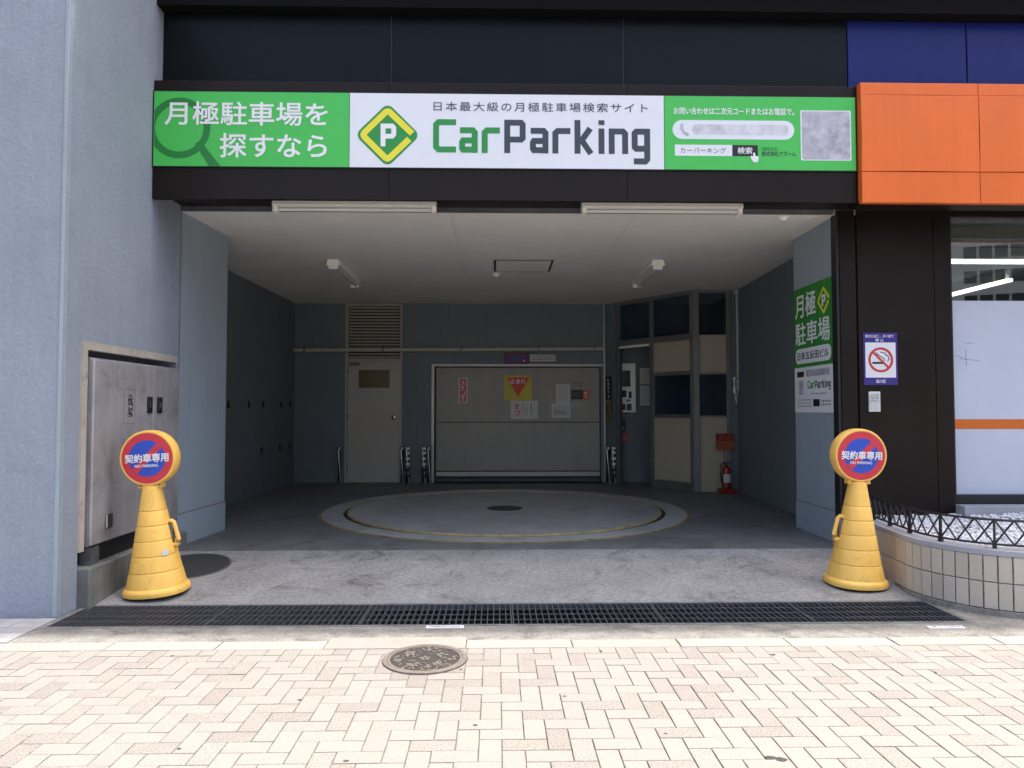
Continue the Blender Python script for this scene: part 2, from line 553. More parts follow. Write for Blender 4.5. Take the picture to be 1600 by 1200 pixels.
def text(name, s, x0, x1, z0, z1, y, m, parent, bold=0.0, thick=0.001, spacing=1.0):
    """flat lettering filling the box x0..x1, z0..z1 on a face looking to -Y"""
    cu = bpy.data.curves.new('lettering', 'FONT')
    cu.body = s
    cu.size = 1
    cu.resolution_u = 3
    cu.space_character = spacing
    tmp = bpy.data.objects.new('lettering_source', cu)
    COL.objects.link(tmp)
    dg = bpy.context.evaluated_depsgraph_get()
    me = bpy.data.meshes.new_from_object(tmp.evaluated_get(dg))
    bpy.data.objects.remove(tmp)
    bpy.data.curves.remove(cu)
    me.name = name
    xs = [v.co.x for v in me.vertices]
    ys = [v.co.y for v in me.vertices]
    if not xs:
        raise RuntimeError('no glyphs for ' + s)
    ax, bx, ay, by = min(xs), max(xs), min(ys), max(ys)
    for v in me.vertices:
        u = (v.co.x - ax) / max(1e-6, bx - ax)
        w = (v.co.y - ay) / max(1e-6, by - ay)
        v.co = (x0 + u * (x1 - x0), y - thick, z0 + w * (z1 - z0))
    me.materials.clear()
    me.materials.append(M[m])
    bm = bmesh.new()
    bm.from_mesh(me)
    bmesh.ops.remove_doubles(bm, verts=bm.verts[:], dist=1e-5)
    if bold:
        d = bold * (z1 - z0) * (1.0 if len(s) < 12 else .8)
        src = bm.faces[:]
        for n_, (ux, uz) in enumerate(((-1, 0), (1, 0), (0, -1), (0, 1), (.7, .7), (-.7, -.7), (.7, -.7), (-.7, .7))):
            gg = bmesh.ops.duplicate(bm, geom=src)
            for v in gg['geom']:
                if isinstance(v, bmesh.types.BMVert):
                    v.co += Vector((ux * d, -.00012 * (n_ + 1), uz * d))
    g = bmesh.ops.extrude_face_region(bm, geom=bm.faces[:])
    for v in g['geom']:
        if isinstance(v, bmesh.types.BMVert):
            v.co.y += thick * 0.8
    bmesh.ops.recalc_face_normals(bm, faces=bm.faces[:])
    bm.to_mesh(me)
    bm.free()
    o = bpy.data.objects.new(name, me)
    COL.objects.link(o)
    o.parent = parent
    return o

def scribble(name, x0, x1, z0, z1, rows, cols, y, m, parent, w=None, seed=1):
    """small unreadable print: short strokes gathered into blocks"""
    rn = random.Random(seed)
    bm = bmesh.new()
    cw, ch = (x1 - x0) / cols, (z1 - z0) / rows
    w = w or min(cw, ch) * 0.14
    for i in range(cols):
        for j in range(rows):
            ox, oz = x0 + cw * (i + 0.12), z0 + ch * (j + 0.12)
            a, b = cw * 0.76, ch * 0.76
            for k in range(rn.choice((2, 3))):
                zz = oz + b * rn.uniform(0.05, 0.95)
                b_stroke(bm, [(ox + a * rn.uniform(0, .2), zz), (ox + a * rn.uniform(.7, 1), zz + b * rn.uniform(-.08, .08))], w, y - 0.0010 - 0.00003 * k, y - 0.0001)
            for k in range(rn.choice((1, 2))):
                xx = ox + a * rn.uniform(0.1, 0.9)
                b_stroke(bm, [(xx, oz + b * rn.uniform(0, .2)), (xx + a * rn.uniform(-.1, .1), oz + b * rn.uniform(.7, 1))], w, y - 0.0013 - 0.00003 * k, y - 0.0001)
    return obj(name, bm, m, parent)

# ------------------------------------------------------------------ the setting: ground, sidewalk, kerb, drain apron, floor, road
FZ = 0.13                                    # garage floor level
def struct(o):
    o['kind'] = 'structure'
    return o

struct(box('ground', -300, 300, -300, 300, -0.9, -0.40, 'earth'))
struct(box('road', -60, 60, -13.0, -5.02, -0.38, -0.13, 'asphalt'))
struct(box('far_sidewalk', -60, 60, -17.0, -13.004, -0.38, 0.0, 'cement'))

walk = box('sidewalk', -14, 14, -5.0, 4.35, -0.39, -0.008, 'mortar')
struct(walk)
W = 0.099
G = 0.0022
tile_meshes = {}
def tile_bm(hor):
    a, b = (2 * W, W) if hor else (W, 2 * W)
    bm = bmesh.new()
    b_box(bm, G, a - G, G, b - G, -0.010, 0.0)
    bmesh.ops.bevel(bm, geom=[e for e in bm.edges if e.verts[0].co.z > -0.001 and e.verts[1].co.z > -0.001], offset=0.002, segments=1, affect='EDGES')
    return bm
proto = {}
for hor in (True, False):
    for k in ('tile_cream', 'tile_pink', 'tile_grey'):
        bm = tile_bm(hor)
        me = bpy.data.meshes.new('paving_tile')
        bm.to_mesh(me)
        bm.free()
        me.materials.append(M[k])
        proto[(hor, k)] = me
Y1 = 4.348
spots = []
ni, nj = 190, 94
MH = (-0.415, 4.165, 0.246)                     # decorated cover in the paving
for i in range(-ni // 2, ni // 2):
    for j in range(nj):
        k = (i - j) % 4
        x = 0.02 + i * W
        y = Y1 - (j + 1) * W
        if k == 0:
            cells, hor = (x, y, x + 2 * W, y + W), True
        elif k == 2:
            cells, hor = (x, y, x + W, y + 2 * W), False
        else:
            continue
        x0, y0, x1, y1 = cells
        spots.append((x0, y0, x1, y1, hor))
def clear_of_cover(s):
    cx, cy = (s[0] + s[2]) / 2, (s[1] + s[3]) / 2
    dx = max(s[0] - MH[0], 0, MH[0] - s[2])
    dy = max(s[1] - MH[1], 0, MH[1] - s[3])
    return math.hypot(dx, dy) > MH[2]
def shown(s):
    cx, cy = (s[0] + s[2]) / 2, (s[1] + s[3]) / 2
    return cy > 2.8 and abs(cx - 0.02 * cy) < 0.735 * cy
def kind_of(rn):
    t = rn.random()
    return 'tile_cream' if t < 0.70 else ('tile_pink' if t < 0.86 else 'tile_grey')
rn = random.Random(11)
good, cut = [], []
for s in spots:
    kd = kind_of(rn)
    if s[3] > Y1 + 0.001:                      # a tile trimmed by the kerb line
        cut.append((s, kd))
    elif not clear_of_cover(s):
        cut.append((s, kd))
    else:
        good.append((s, kd))
vis = sorted([g for g in good if shown(g[0])], key=lambda g: g[0][1])
single = vis[:296]
sset = set(g[0][:2] for g in single)
for s, kd in single:
    o = bpy.data.objects.new('paving_tile', proto[(s[4], kd)])
    COL.objects.link(o)
    o.parent = walk
    o.location = (s[0], s[1], rn.uniform(-0.0012, 0.0006))
    o.rotation_euler = (rn.uniform(-.004, .004), rn.uniform(-.004, .004), rn.uniform(-.004, .004))
bm = bmesh.new()
order = ['tile_cream', 'tile_pink', 'tile_grey']
for s, kd in good:
    if s[:2] in sset:
        continue
    b_box(bm, s[0] + G, s[2] - G, s[1] + G, s[3] - G, -0.010, rn.uniform(-0.0015, 0.0005), order.index(kd))
for s, kd in cut:
    x0, y0, x1, y1 = s[0] + G, s[1] + G, s[2] - G, min(s[3] - G, Y1 - G)
    if y1 - y0 < 0.01:
        continue
    if clear_of_cover(s):
        b_box(bm, x0, x1, y0, y1, -0.010, 0.0, order.index(kd))
        continue
    # trimmed round the cast-iron cover: keep the pieces outside the circle
    n = 44
    for a in range(n):
        xa, xb = x0 + (x1 - x0) * a / n, x0 + (x1 - x0) * (a + 1) / n
        xm = (xa + xb) / 2
        if abs(xm - MH[0]) < MH[2]:
            h = math.sqrt(MH[2] ** 2 - (xm - MH[0]) ** 2)
            lo, hi = MH[1] - h, MH[1] + h
            for ya, yb in ((y0, min(y1, lo)), (max(y0, hi), y1)):
                if yb - ya > 0.006:
                    b_box(bm, xa, xb + 0.0002, ya, yb, -0.010, -0.0003, order.index(kd))
        else:
            b_box(bm, xa, xb + 0.0002, y0, y1, -0.010, -0.0003, order.index(kd))
obj('paving_field', bm, order, walk, kind='stuff')
# flattened gum and dirt spots trodden into the paving
bm = bmesh.new()
for gx, gy, gr in ((-0.10, 3.30, .012), (0.34, 3.62, .010), (1.13, 2.97, .026), (1.17, 2.955, .02), (-0.98, 3.6, .012), (0.62, 4.28, .012), (1.62, 4.2, .014), (2.1, 3.45, .009), (-1.9, 4.25, .012), (-1.35, 3.1, .009), (0.75, 3.2, .008), (-0.62, 2.98, .012), (2.4, 3.9, .01), (-0.2, 4.0, .008)):
    pts = [(gx + gr * rn.uniform(.6, 1.3) * math.cos(t * .7), gy + gr * .8 * rn.uniform(.6, 1.3) * math.sin(t * .7)) for t in range(9)]
    b_prism(bm, pts, -0.002, 0.0014)
obj('gum_spots', bm, 'asphalt', walk, kind='stuff')

kerb = box('kerb', -14, 14, 4.351, 4.505, -0.39, -0.008, 'mortar')
struct(kerb)
x = -9.97
kb = []
for xj in (-9.6, -8.94, -8.28, -7.62, -6.96, -6.3, -5.64, -4.98, -4.32, -3.66, -3.02, -2.36, -1.70, -1.05):
    kb.append(xj)
segs = [(kb[i], kb[i + 1]) for i in range(len(kb) - 1)] + [(-0.19, 0.46), (0.46, 1.12), (1.12, 1.80), (1.80, 2.46), (2.46, 3.12), (3.12, 3.78), (3.78, 4.44), (4.44, 5.1), (5.1, 5.76), (5.76, 6.42)]
for a, b in segs:
    box('kerb_stone', a + 0.003, b - 0.003, 4.354, 4.502, -0.012, rn.uniform(-0.001, 0.002), 'granite', kerb, bev=0.004)
box('cement_patch', -1.047, -0.193, 4.354, 4.56, -0.010, 0.002, 'cement', kerb, bev=0.003)

apron = bmesh.new()
GX0, GX1, GY0, GY1 = -2.99, 3.20, 4.83, 5.33
b_box(apron, -3.03, 7, 4.506, GY0 - 0.03, -0.39, -0.003)
b_box(apron, -3.03, GX0 - 0.03, GY0 - 0.03, 5.36, -0.39, -0.003)
b_box(apron, GX1 + 0.03, 7, GY0 - 0.03, 6.9, -0.39, -0.003)
b_box(apron, GX0 - 0.03, GX1 + 0.03, GY0 - 0.03, 5.36, -0.39, -0.24)
struct(obj('gutter_apron', apron, 'apron'))

lw = box('side_paving', -14, -3.034, 4.506, 5.05, -0.39, -0.008, 'mortar')
struct(lw)
bm = bmesh.new()
b_box(bm, .002, .100, .002, .100, -0.010, 0)
tm = bpy.data.meshes.new('square_tile')
bm.to_mesh(tm)
bm.free()
tm.materials.append(M['tile_square'])
for i in range(14):
    for j in range(5):
        o = bpy.data.objects.new('square_tile', tm)
        COL.objects.link(o)
        o.parent = lw
        o.location = (-3.14 - i * 0.102, 4.515 + j * 0.102, rn.uniform(-.001, .001))

# the ramp up from the drain and the floor inside
bm = bmesh.new()
rows = [(5.36, 0.0), (6.70, FZ)]
for (ya, za), (yb, zb) in zip(rows[:-1], rows[1:]):
    v = [bm.verts.new(p) for p in ((-3.06, ya, za), (GX1 + 0.03, ya, za), (3.36, yb, zb), (-3.06, yb, zb),
                                   (-3.06, ya, -.39), (GX1 + 0.03, ya, -.39), (3.36, yb, -.39), (-3.06, yb, -.39))]
    for q in ((0, 1, 2, 3), (4, 5, 6, 7), (0, 1, 5, 4), (1, 2, 6, 5), (2, 3, 7, 6), (3, 0, 4, 7)):
        bm.faces.new([v[i] for i in q])
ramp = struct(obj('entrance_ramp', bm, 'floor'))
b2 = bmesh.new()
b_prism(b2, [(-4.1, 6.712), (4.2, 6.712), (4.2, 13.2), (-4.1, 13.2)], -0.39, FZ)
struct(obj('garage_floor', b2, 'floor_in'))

# ------------------------------------------------------------------ the parking building
bld = thing('parking_building', 'blue grey building with dark brown fascia around a deep open garage bay', 'building', (0, 0, 0))
# left side wall with its niche
bm = bmesh.new()
b_prism(bm, [(-9, 5.05), (-3.075, 5.05), (-3.05, 5.075), (-3.05, 5.27), (-9, 5.27)], -0.4, 5.25)
b_box(bm, -9, -3.05, 5.27, 6.86, 1.94, 5.25)
b_box(bm, -9, -3.05, 6.80, 6.86, -0.4, 1.94)
b_box(bm, -9, -3.36, 5.27, 6.80, -0.4, 1.94)
obj('side_wall', bm, 'stucco', bld)
box('corner_bead', -3.086, -3.056, 5.044, 5.058, -0.001, 5.24, 'wall', bld, bev=0.004)
# frame round the niche
fr = bmesh.new()
b_box(fr, -3.10, -3.035, 5.262, 5.325, 0.40, 1.945)
b_box(fr, -3.10, -3.035, 5.3252, 6.80, 1.885, 1.945)
obj('niche_frame', fr, 'trim', bld)
# piers inside the opening, each with a proud base band
LP = [(-3.062, 6.89), (-2.985, 7.88), (-4.0, 7.88), (-4.0, 6.89)]
prism('pier', LP, FZ - .2, 3.37, 'wall', bld)
prism('pier_base', [(-3.052, 6.885), (-2.975, 7.885), (-3.5, 7.885), (-3.5, 6.885)], FZ - .2, 0.43, 'wall', bld)
RP = [(3.345, 6.97), (4.0, 6.97), (4.0, 7.91), (3.345, 7.91)]
prism('pier', RP, FZ - .2, 3.37, 'wall', bld)
prism('pier_base', [(3.337, 6.966), (3.6, 6.966), (3.6, 7.914), (3.337, 7.914)], FZ - .2, 0.43, 'wall', bld)
for pts in ([(-3.056, 6.887), (-2.979, 7.883), (-3.5, 7.883), (-3.5, 6.887)], [(3.341, 6.968), (3.6, 6.968), (3.6, 7.912), (3.341, 7.912)],
            [(-3.756, 7.9), (-3.636, 12.845), (-3.9, 12.845), (-3.9, 7.9)], [(3.696, 7.95), (3.8, 7.95), (3.95, 11.4), (3.852, 11.4)]):
    prism('base_groove', pts, .4302, .442, 'grout', bld)
# inner walls
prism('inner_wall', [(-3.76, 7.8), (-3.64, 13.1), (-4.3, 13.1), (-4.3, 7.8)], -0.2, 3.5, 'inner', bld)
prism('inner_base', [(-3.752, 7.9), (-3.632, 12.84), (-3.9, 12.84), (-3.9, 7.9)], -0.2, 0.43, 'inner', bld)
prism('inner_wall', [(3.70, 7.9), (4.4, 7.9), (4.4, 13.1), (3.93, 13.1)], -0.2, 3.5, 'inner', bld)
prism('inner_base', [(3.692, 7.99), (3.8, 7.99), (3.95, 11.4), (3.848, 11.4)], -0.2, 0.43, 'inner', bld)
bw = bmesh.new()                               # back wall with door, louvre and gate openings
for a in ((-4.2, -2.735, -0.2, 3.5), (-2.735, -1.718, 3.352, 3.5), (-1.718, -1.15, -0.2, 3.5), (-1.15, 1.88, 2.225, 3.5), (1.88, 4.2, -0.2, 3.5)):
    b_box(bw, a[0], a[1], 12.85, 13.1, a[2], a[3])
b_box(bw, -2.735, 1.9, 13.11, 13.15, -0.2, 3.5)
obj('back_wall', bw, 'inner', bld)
for a, b in ((-3.63, -2.74), (-1.713, -1.21)):
    box('inner_base', a, b, 12.842, 12.87, -0.1, 0.43, 'inner', bld)
# row of small wall anchors on the left inner wall
for yy, zz in ((9.88, 1.51), (10.64, 1.515), (11.25, 1.52), (12.1, 1.525), (12.6, 1.53), (11.19, .80), (12.07, .80), (12.6, .80)):
    xw = -3.76 + 0.12 * (yy - 7.8) / 5.3
    box('wall_anchor', xw - 0.01, xw + 0.02, yy - .025, yy + .025, zz - .05, zz + .05, 'black', bld)
# ceiling boards
box('ceiling_slab', -4.3, 4.4, 6.87, 13.1, 3.372, 3.8, 'ceil_joint', bld)
cx = [-4.1, -2.28, -0.46, 1.36, 3.18, 4.3]
cyv = [6.872, 7.78, 8.69, 9.60, 10.51, 11.42, 12.33, 13.0]
for i in range(5):
    for j in range(7):
        a = 0.0018
        x0_, x1_ = cx[i] + a, cx[i + 1] - a
        y0_, y1_ = cyv[j] + a, cyv[j + 1] - a
        box('ceiling_board', x0_, x1_, y0_, y1_, 3.36, 3.3725, 'ceiling', bld)
hatch_parent = None
# dark opening frame
box('opening_frame', -3.078, -3.058, 6.865, 6.888, 0.0, 3.40, 'black', bld)
box('opening_frame', 3.326, 3.3525, 6.86, 6.965, 0.0, 3.40, 'black', bld)
box('head_frame', -3.056, 3.298, 6.84, 6.868, 3.355, 3.40, 'zinc', bld)
# brown panels right of the opening
box('brown_panel', 3.354, 3.505, 6.85, 6.97, 0.0, 3.40, 'brown', bld, bev=.003)
box('panel_groove', 3.500, 3.535, 6.88, 6.972, 0.0, 3.40, 'black', bld)
box('brown_panel', 3.530, 4.285, 6.85, 6.976, 0.0, 3.40, 'brown', bld, bev=.003)
box('brown_panel', 4.289, 4.455, 6.85, 6.976, 0.0, 3.40, 'brown', bld, bev=.003)
box('pier_back', 3.356, 4.403, 6.978, 7.905, -0.1, 3.40, 'store', bld)
# fascia: soffit, top strip, bottom strip in three lengths
box('soffit', -3.045, 3.238, 6.30, 7.0, 3.402, 3.47, 'brown', bld)
fx = [-3.046, -0.965, 1.165, 3.236]
for i in range(3):
    a, b = fx[i] + .0015, fx[i + 1] - .0015
    box('fascia_panel', a, b, 6.27, 6.43, 4.262, 4.362, 'brown', bld, bev=.002)
    box('fascia_panel', a, b, 6.27, 6.31, 3.30, 3.585, 'brown', bld, bev=.002)
box('fascia_core', -3.046, 3.23, 6.312, 6.43, 3.40, 4.262, 'black', bld)
box('end_cap', 3.237, 3.2485, 6.262, 6.43, 3.295, 4.366, 'brown', bld, bev=.001)
px_ = [-3.05, -0.975, 1.165, 3.25]
for i in range(3):
    box('upper_panel', px_[i] + .003, px_[i + 1] - .003, 6.43, 6.48, 4.30, 5.062, 'navy_black', bld, bev=.003)
    if i:
        box('panel_joint', px_[i] - .003, px_[i] + .003, 6.436, 6.47, 4.36, 5.06, 'slate', bld)
box('top_beam', -3.05, 9, 6.30, 6.6, 5.065, 5.30, 'soot', bld)
box('upper_storeys', -9, 9, 6.25, 14, 5.31, 16.0, 'upper', bld)
box('rear_mass', -9, -4.31, 6.87, 14, -0.4, 5.3, 'upper', bld)
box('roof_mass', -4.3, 9, 6.62, 14, 3.81, 5.3, 'upper', bld)
box('garage_shell', -4.3, 4.6, 13.16, 14, -0.4, 3.8, 'upper', bld)

# steel door with handle and louvre above (parts of the building)
dr = box('door', -2.690, -1.752, 12.835, 12.89, 0.135, 2.318, 'door', bld, bev=.004)
df = bmesh.new()
b_box(df, -2.735, -2.694, 12.825, 12.95, 0.13, 3.35)
b_box(df, -1.748, -1.718, 12.825, 12.95, 0.13, 3.35)
b_box(df, -2.6938, -1.7482, 12.826, 12.95, 2.322, 2.36)
b_box(df, -2.6938, -1.7482, 12.826, 12.95, 3.315, 3.35)
obj('door_frame', df, 'louvre', bld)
box('vent_plate', -2.492, -1.938, 12.826, 12.84, 1.832, 2.155, 'amber', dr)
vp = bmesh.new()
for k in range(7):
    b_box(vp, -2.48, -1.95, 12.815, 12.8255, 1.85 + k * .043, 1.868 + k * .043)
obj('vent_fin', vp, 'amber', dr)
for hz in (.35, 1.25, 2.1):
    box('hinge', -2.700, -2.682, 12.822, 12.8345, hz, hz + .12, 'zinc', dr, bev=.002)
box('closer', -2.66, -2.48, 12.79, 12.8345, 2.235, 2.285, 'zinc', dr, bev=.004)
lathe('knob', [(-0.06, .03, .03), (-.055, .038, .038), (-.03, .04, .04), (-.02, .018, .018), (0, .018, .018)], 'chrome', dr, 20, axis='Y', c=(-1.855, 12.83, 1.30))
lv = box('louvre', -2.69, -1.752, 12.93, 12.98, 2.362, 3.313, 'black', bld)
bm = bmesh.new()
b_box(bm, -2.69, -1.752, -.002, .002, -.019, .019, 0, Matrix.Translation((0, 0, 0)))
for v in bm.verts:
    v.co = Matrix.Rotation(R(38), 4, 'X') @ v.co
lm = bpy.data.meshes.new('slat')
bm.to_mesh(lm)
bm.free()
lm.materials.append(M['louvre'])
for k in range(17):
    o = bpy.data.objects.new('slat', lm)
    COL.objects.link(o)
    o.parent = lv
    o.location = (0, 12.88, 2.39 + k * 0.056)

# lift gate in the back wall
gt = box('lift_gate', -1.125, 1.878, 12.93, 12.97, 0.215, 2.22, 'black', bld)
box('panel', -1.105, 1.862, 12.90, 12.9295, 1.218, 2.20, 'gate', gt, bev=.004)
box('panel', -1.105, 1.862, 12.905, 12.9295, 0.335, 1.205, 'gate', gt, bev=.004)
box('bottom_bar', -1.105, 1.862, 12.89, 12.9295, 0.235, 0.318, 'alu', gt, bev=.004)
gf = bmesh.new()
b_box(gf, -1.185, -1.135, 12.82, 12.95, FZ, 2.262)
b_box(gf, -1.1348, 1.92, 12.82, 12.95, 2.222, 2.262)
obj('gate_frame', gf, 'alu', bld)
box('gate_post', 1.921, 1.958, 12.81, 12.95, FZ, 3.358, 'alu', bld, bev=.004)
box('threshold_plate', -1.13, 1.92, 12.6, 12.85, FZ, FZ + .006, 'black', bld)

# ------------------------------------------------------------------ neighbouring shop
shop = thing('shopfront', 'shop front with orange and blue fascia and frosted window at right', 'shop', (3.25, 6.2, 0))
SX, SY = 3.25, 6.2
def sbox(name, x0, x1, y0, y1, z0, z1, m, parent=shop, bev=0.0):
    return box(name, x0 - SX, x1 - SX, y0 - SY, y1 - SY, z0, z1, m, parent, bev)
ox = [3.2495, 4.322, 5.40, 6.48, 7.6]
for i in range(4):
    a, b = ox[i] + .002, ox[i + 1] - .002
    sbox('orange_panel', a, b, 6.205, 6.26, 4.262, 4.372, 'orange', bev=.003)
    sbox('orange_panel', a, b, 6.20, 6.26, 3.568, 4.258, 'orange', bev=.004)
    sbox('orange_panel', a, b, 6.205, 6.26, 3.285, 3.564, 'orange', bev=.003)
sbox('orange_core', 3.2495, 7.6, 6.262, 6.43, 3.31, 4.365, 'orange')
bx_ = [3.252, 4.378, 5.50, 7.6]
for i in range(3):
    sbox('blue_panel', bx_[i] + .004, bx_[i + 1] - .004, 6.43, 6.48, 4.30, 5.062, 'blue', bev=.006)
sbox('soffit', 3.2495, 7.6, 6.431, 6.849, 3.402, 3.46, 'brown')
sbox('soffit_step', 3.2495, 7.6, 6.262, 6.4395, 3.284, 3.309, 'brown')
sbox('header', 4.457, 7.6, 6.86, 7.02, 3.345, 3.47, 'brown', bev=.003)
win = sbox('window', 4.457, 4.50, 6.90, 7.02, 0.52, 3.345, 'black', bev=.003)   # left jamb carries the rest
sbox('sill', 4.5005, 7.6, 6.90, 7.04, 0.52, 0.605, 'black', win, bev=.003)
sbox('top_rail', 4.5005, 7.6, 6.91, 7.02, 3.31, 3.3445, 'zinc', win)
sbox('pane', 4.5005, 7.6, 6.96, 6.968, 0.606, 3.31, 'glass', win)
sbox('frosted_film', 4.505, 7.6, 6.9565, 6.9590, 0.606, 2.525, 'film', win)
sbox('orange_stripe', 4.505, 7.6, 6.9535, 6.9560, 1.248, 1.345, 'film_orange', win)
mk = bmesh.new()
for l in ([(4.66, 1.87), (4.66, 2.04)], [(4.60, 1.945), (4.80, 1.925)], [(4.65, 2.10), (4.74, 2.102)], [(4.55, 1.98), (4.64, 1.95)]):
    b_stroke(mk, [(x - SX, z) for x, z in l], 0.004, 6.9545 - SY, 6.956 - SY)
obj('scuff_mark', mk, 'zinc', win)
sbox('base_slab', 4.456, 7.6, 6.72, 6.898, 0.30, 0.515, 'coping', bev=.004)
sbox('ceiling', 4.46, 9.0, 7.03, 13.4, 3.42, 3.5, 'store')
sbox('inner_bulkhead', 4.46, 9.0, 7.25, 7.30, 3.20, 3.419, 'ceiling')
sbox('back_wall', 4.47, 9.0, 13.42, 13.5, -0.3, 3.5, 'store')
sbox('side_wall', 4.405, 4.455, 7.05, 13.4, -0.3, 3.5, 'store')
sbox('side_wall', 8.95, 9.0, 6.9, 13.4, -0.3, 3.419, 'store')
sbox('shop_floor', 4.46, 8.94, 6.99, 13.4, -0.3, 0.55, 'store')
# lit tubes inside the shop
for lab, (a, b, c, d) in (('lit fluorescent tube running along the shop window, upper one', (4.55, 8.2, 8.48, 8.54)), ('lit fluorescent tube running away from the shop window, lower one', (7.13, 7.19, 9.7, 11.2))):
    t = thing('ceiling_tube', lab, 'lamp', ((a + b) / 2, (c + d) / 2, 3.24), 0, 'lit tubes in the shop ceiling')
    x0, x1, y0, y1 = a - (a + b) / 2, b - (a + b) / 2, c - (c + d) / 2, d - (c + d) / 2
    box('tube', x0, x1, y0, y1, -0.015, 0.03, 'lit_tube', t, bev=.008)
    box('bracket', x0 * .97, x1 * .97, y0 * .9, y1 * .9, 0.032, 0.175, 'fixture', t)

# building across the street (seen as a reflection in the shop glass)
far = thing('office_building', 'tall pale office block far across the street with dark window bands', 'building', (72, -84, 0), R(24))
box('wall', -34, 34, -14, 0, 0, 46, 'facade_far', far)
win_bm = bmesh.new()
b_box(win_bm, 0, 1.55, -0.05, 0.06, 0, 1.75)
win_me = bpy.data.meshes.new('window')
win_bm.to_mesh(win_me)
win_bm.free()
win_me.materials.append(M['window_far'])
for k in range(4, 11):                       # only the storeys the shop glass can mirror
    for c in range(34):
        if c % 7 == 6:
            continue
        o = bpy.data.objects.new('window', win_me)
        COL.objects.link(o)
        o.parent = far
        o.location = (-32 + c * 1.9, 0, 2.0 + k * 3.5)
far2 = thing('apartment_building', 'low pale block across the street beside the office block', 'building', (-16, -22, 0), R(-6))
box('wall', -20, 18, -10, 0, 0, 6.5, 'facade_far', far2)
for k in range(1):
    wd = bmesh.new()
    for c in range(11):
        b_box(wd, -19 + c * 3.3, -19 + c * 3.3 + 1.8, -0.05, 0.04, 3.2 + k * 3.1, 4.8 + k * 3.1)
    obj('window_band', wd, 'window_far', far2)

# ------------------------------------------------------------------ turntable
tt = thing('vehicle_turntable', 'round steel car turntable set flush in the garage floor', 'turntable', (0.10, 9.37, FZ))
bm = bmesh.new()
b_flat_ring(bm, 0, 0, 2.36, 2.325, -.02, 0.006)
obj('yellow_ring', bm, 'yellow_dim', tt)
bm = bmesh.new()
b_flat_ring(bm, 0, 0, 2.324, 2.062, -.02, 0.009)
obj('outer_ring', bm, 'deck', tt)
bm = bmesh.new()
b_flat_ring(bm, 0, 0, 2.061, 2.012, -.02, 0.003)
obj('gap_ring', bm, 'black', tt)
bm = bmesh.new()
b_flat_ring(bm, 0, 0, 2.011, 1.982, -.02, 0.024)
obj('deck_edge', bm, 'deck_rim', tt)
lathe('deck', [(-.02, 1.981, 1.981), (0.016, 1.981, 1.981)], 'deck', tt, 96)
lathe('hub_cover', [(0.0165, .235, .235), (0.021, .232, .232), (0.022, .2, .2)], 'manhole', tt, 40)

# ------------------------------------------------------------------ drain grating: six panels of bars over a trench
bm = bmesh.new()
b_box(bm, -.003, .003, GY0 + .012, GY1 - .012, -0.032, -0.002)
bar_me = bpy.data.meshes.new('bar')
bm.to_mesh(bar_me)
bm.free()
bar_me.materials.append(M['grate'])
NP = 6
pw = (GX1 - GX0) / NP
ordn = ['leftmost drain grating, beside the yellow sign by the steel cabinet', 'second drain grating from the left', 'third drain grating from the left, left of the white plate',
        'fourth drain grating from the left, at the middle of the entrance', 'fifth drain grating from the left', 'rightmost drain grating, ending at the curved planter']
for p in range(NP):
    x0 = GX0 + p * pw
    g = thing('drain_grate', ordn[p], 'grate', (x0, 0, 0), 0, 'steel gratings over the drain')
    nb = 24
    fr = bmesh.new()
    b_box(fr, .003, pw - .003, GY0, GY0 + .009, -0.034, 0)
    b_box(fr, .003, pw - .003, GY1 - .009, GY1, -0.034, 0)
    b_box(fr, .003, .011, GY0 + .0095, GY1 - .0095, -0.034, 0)
    b_box(fr, pw - .011, pw - .003, GY0 + .0095, GY1 - .0095, -0.034, 0)
    obj('frame', fr, 'grate', g)
    for k in range(1, nb):
        o = bpy.data.objects.new('bar', bar_me)
        COL.objects.link(o)
        o.parent = g
        o.location = (pw * k / nb, 0, 0)
    for k in range(1, 4):
        yy = GY0 + (GY1 - GY0) * k / 4
        box('cross_rod', .012, pw - .012, yy - .003, yy + .003, -0.012, -0.0035, 'grate', g)
dkf = bmesh.new()
for a in ((GX0 - .029, GX1 + .029, GY0 - .029, GY0 - .002), (GX0 - .029, GX1 + .029, GY1 + .002, 5.359), (GX0 - .029, GX0 - .002, GY0 - .0015, GY1 + .0015), (GX1 + .002, GX1 + .029, GY0 - .0015, GY1 + .0015)):
    b_box(dkf, a[0], a[1], a[2], a[3], -0.236, -0.0005)
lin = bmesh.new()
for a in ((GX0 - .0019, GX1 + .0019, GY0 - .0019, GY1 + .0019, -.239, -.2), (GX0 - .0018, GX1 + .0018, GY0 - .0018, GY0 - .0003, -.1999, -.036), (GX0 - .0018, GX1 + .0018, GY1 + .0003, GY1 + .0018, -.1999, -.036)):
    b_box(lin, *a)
dch = struct(obj('drain_channel', dkf, 'concrete'))
obj('shade_liner', lin, 'black', dch)  # black lining added to paint the trench's deep shade behind the bars

# ------------------------------------------------------------------ signs: main board
def diamond(cx, cz, r, c, n=6):
    """square on its corner with rounded corners: r = half diagonal, c = corner softness"""
    pts = []
    for a in (0, 90, 180, 270):
        d = (math.cos(R(a)), math.sin(R(a)))
        ctr = (cx + d[0] * (r - c * 1.41), cz + d[1] * (r - c * 1.41))
        for i in range(n + 1):
            t = R(a - 45 + 90 * i / n)
            pts.append((ctr[0] + c * math.cos(t), ctr[1] + c * math.sin(t)))
    return pts

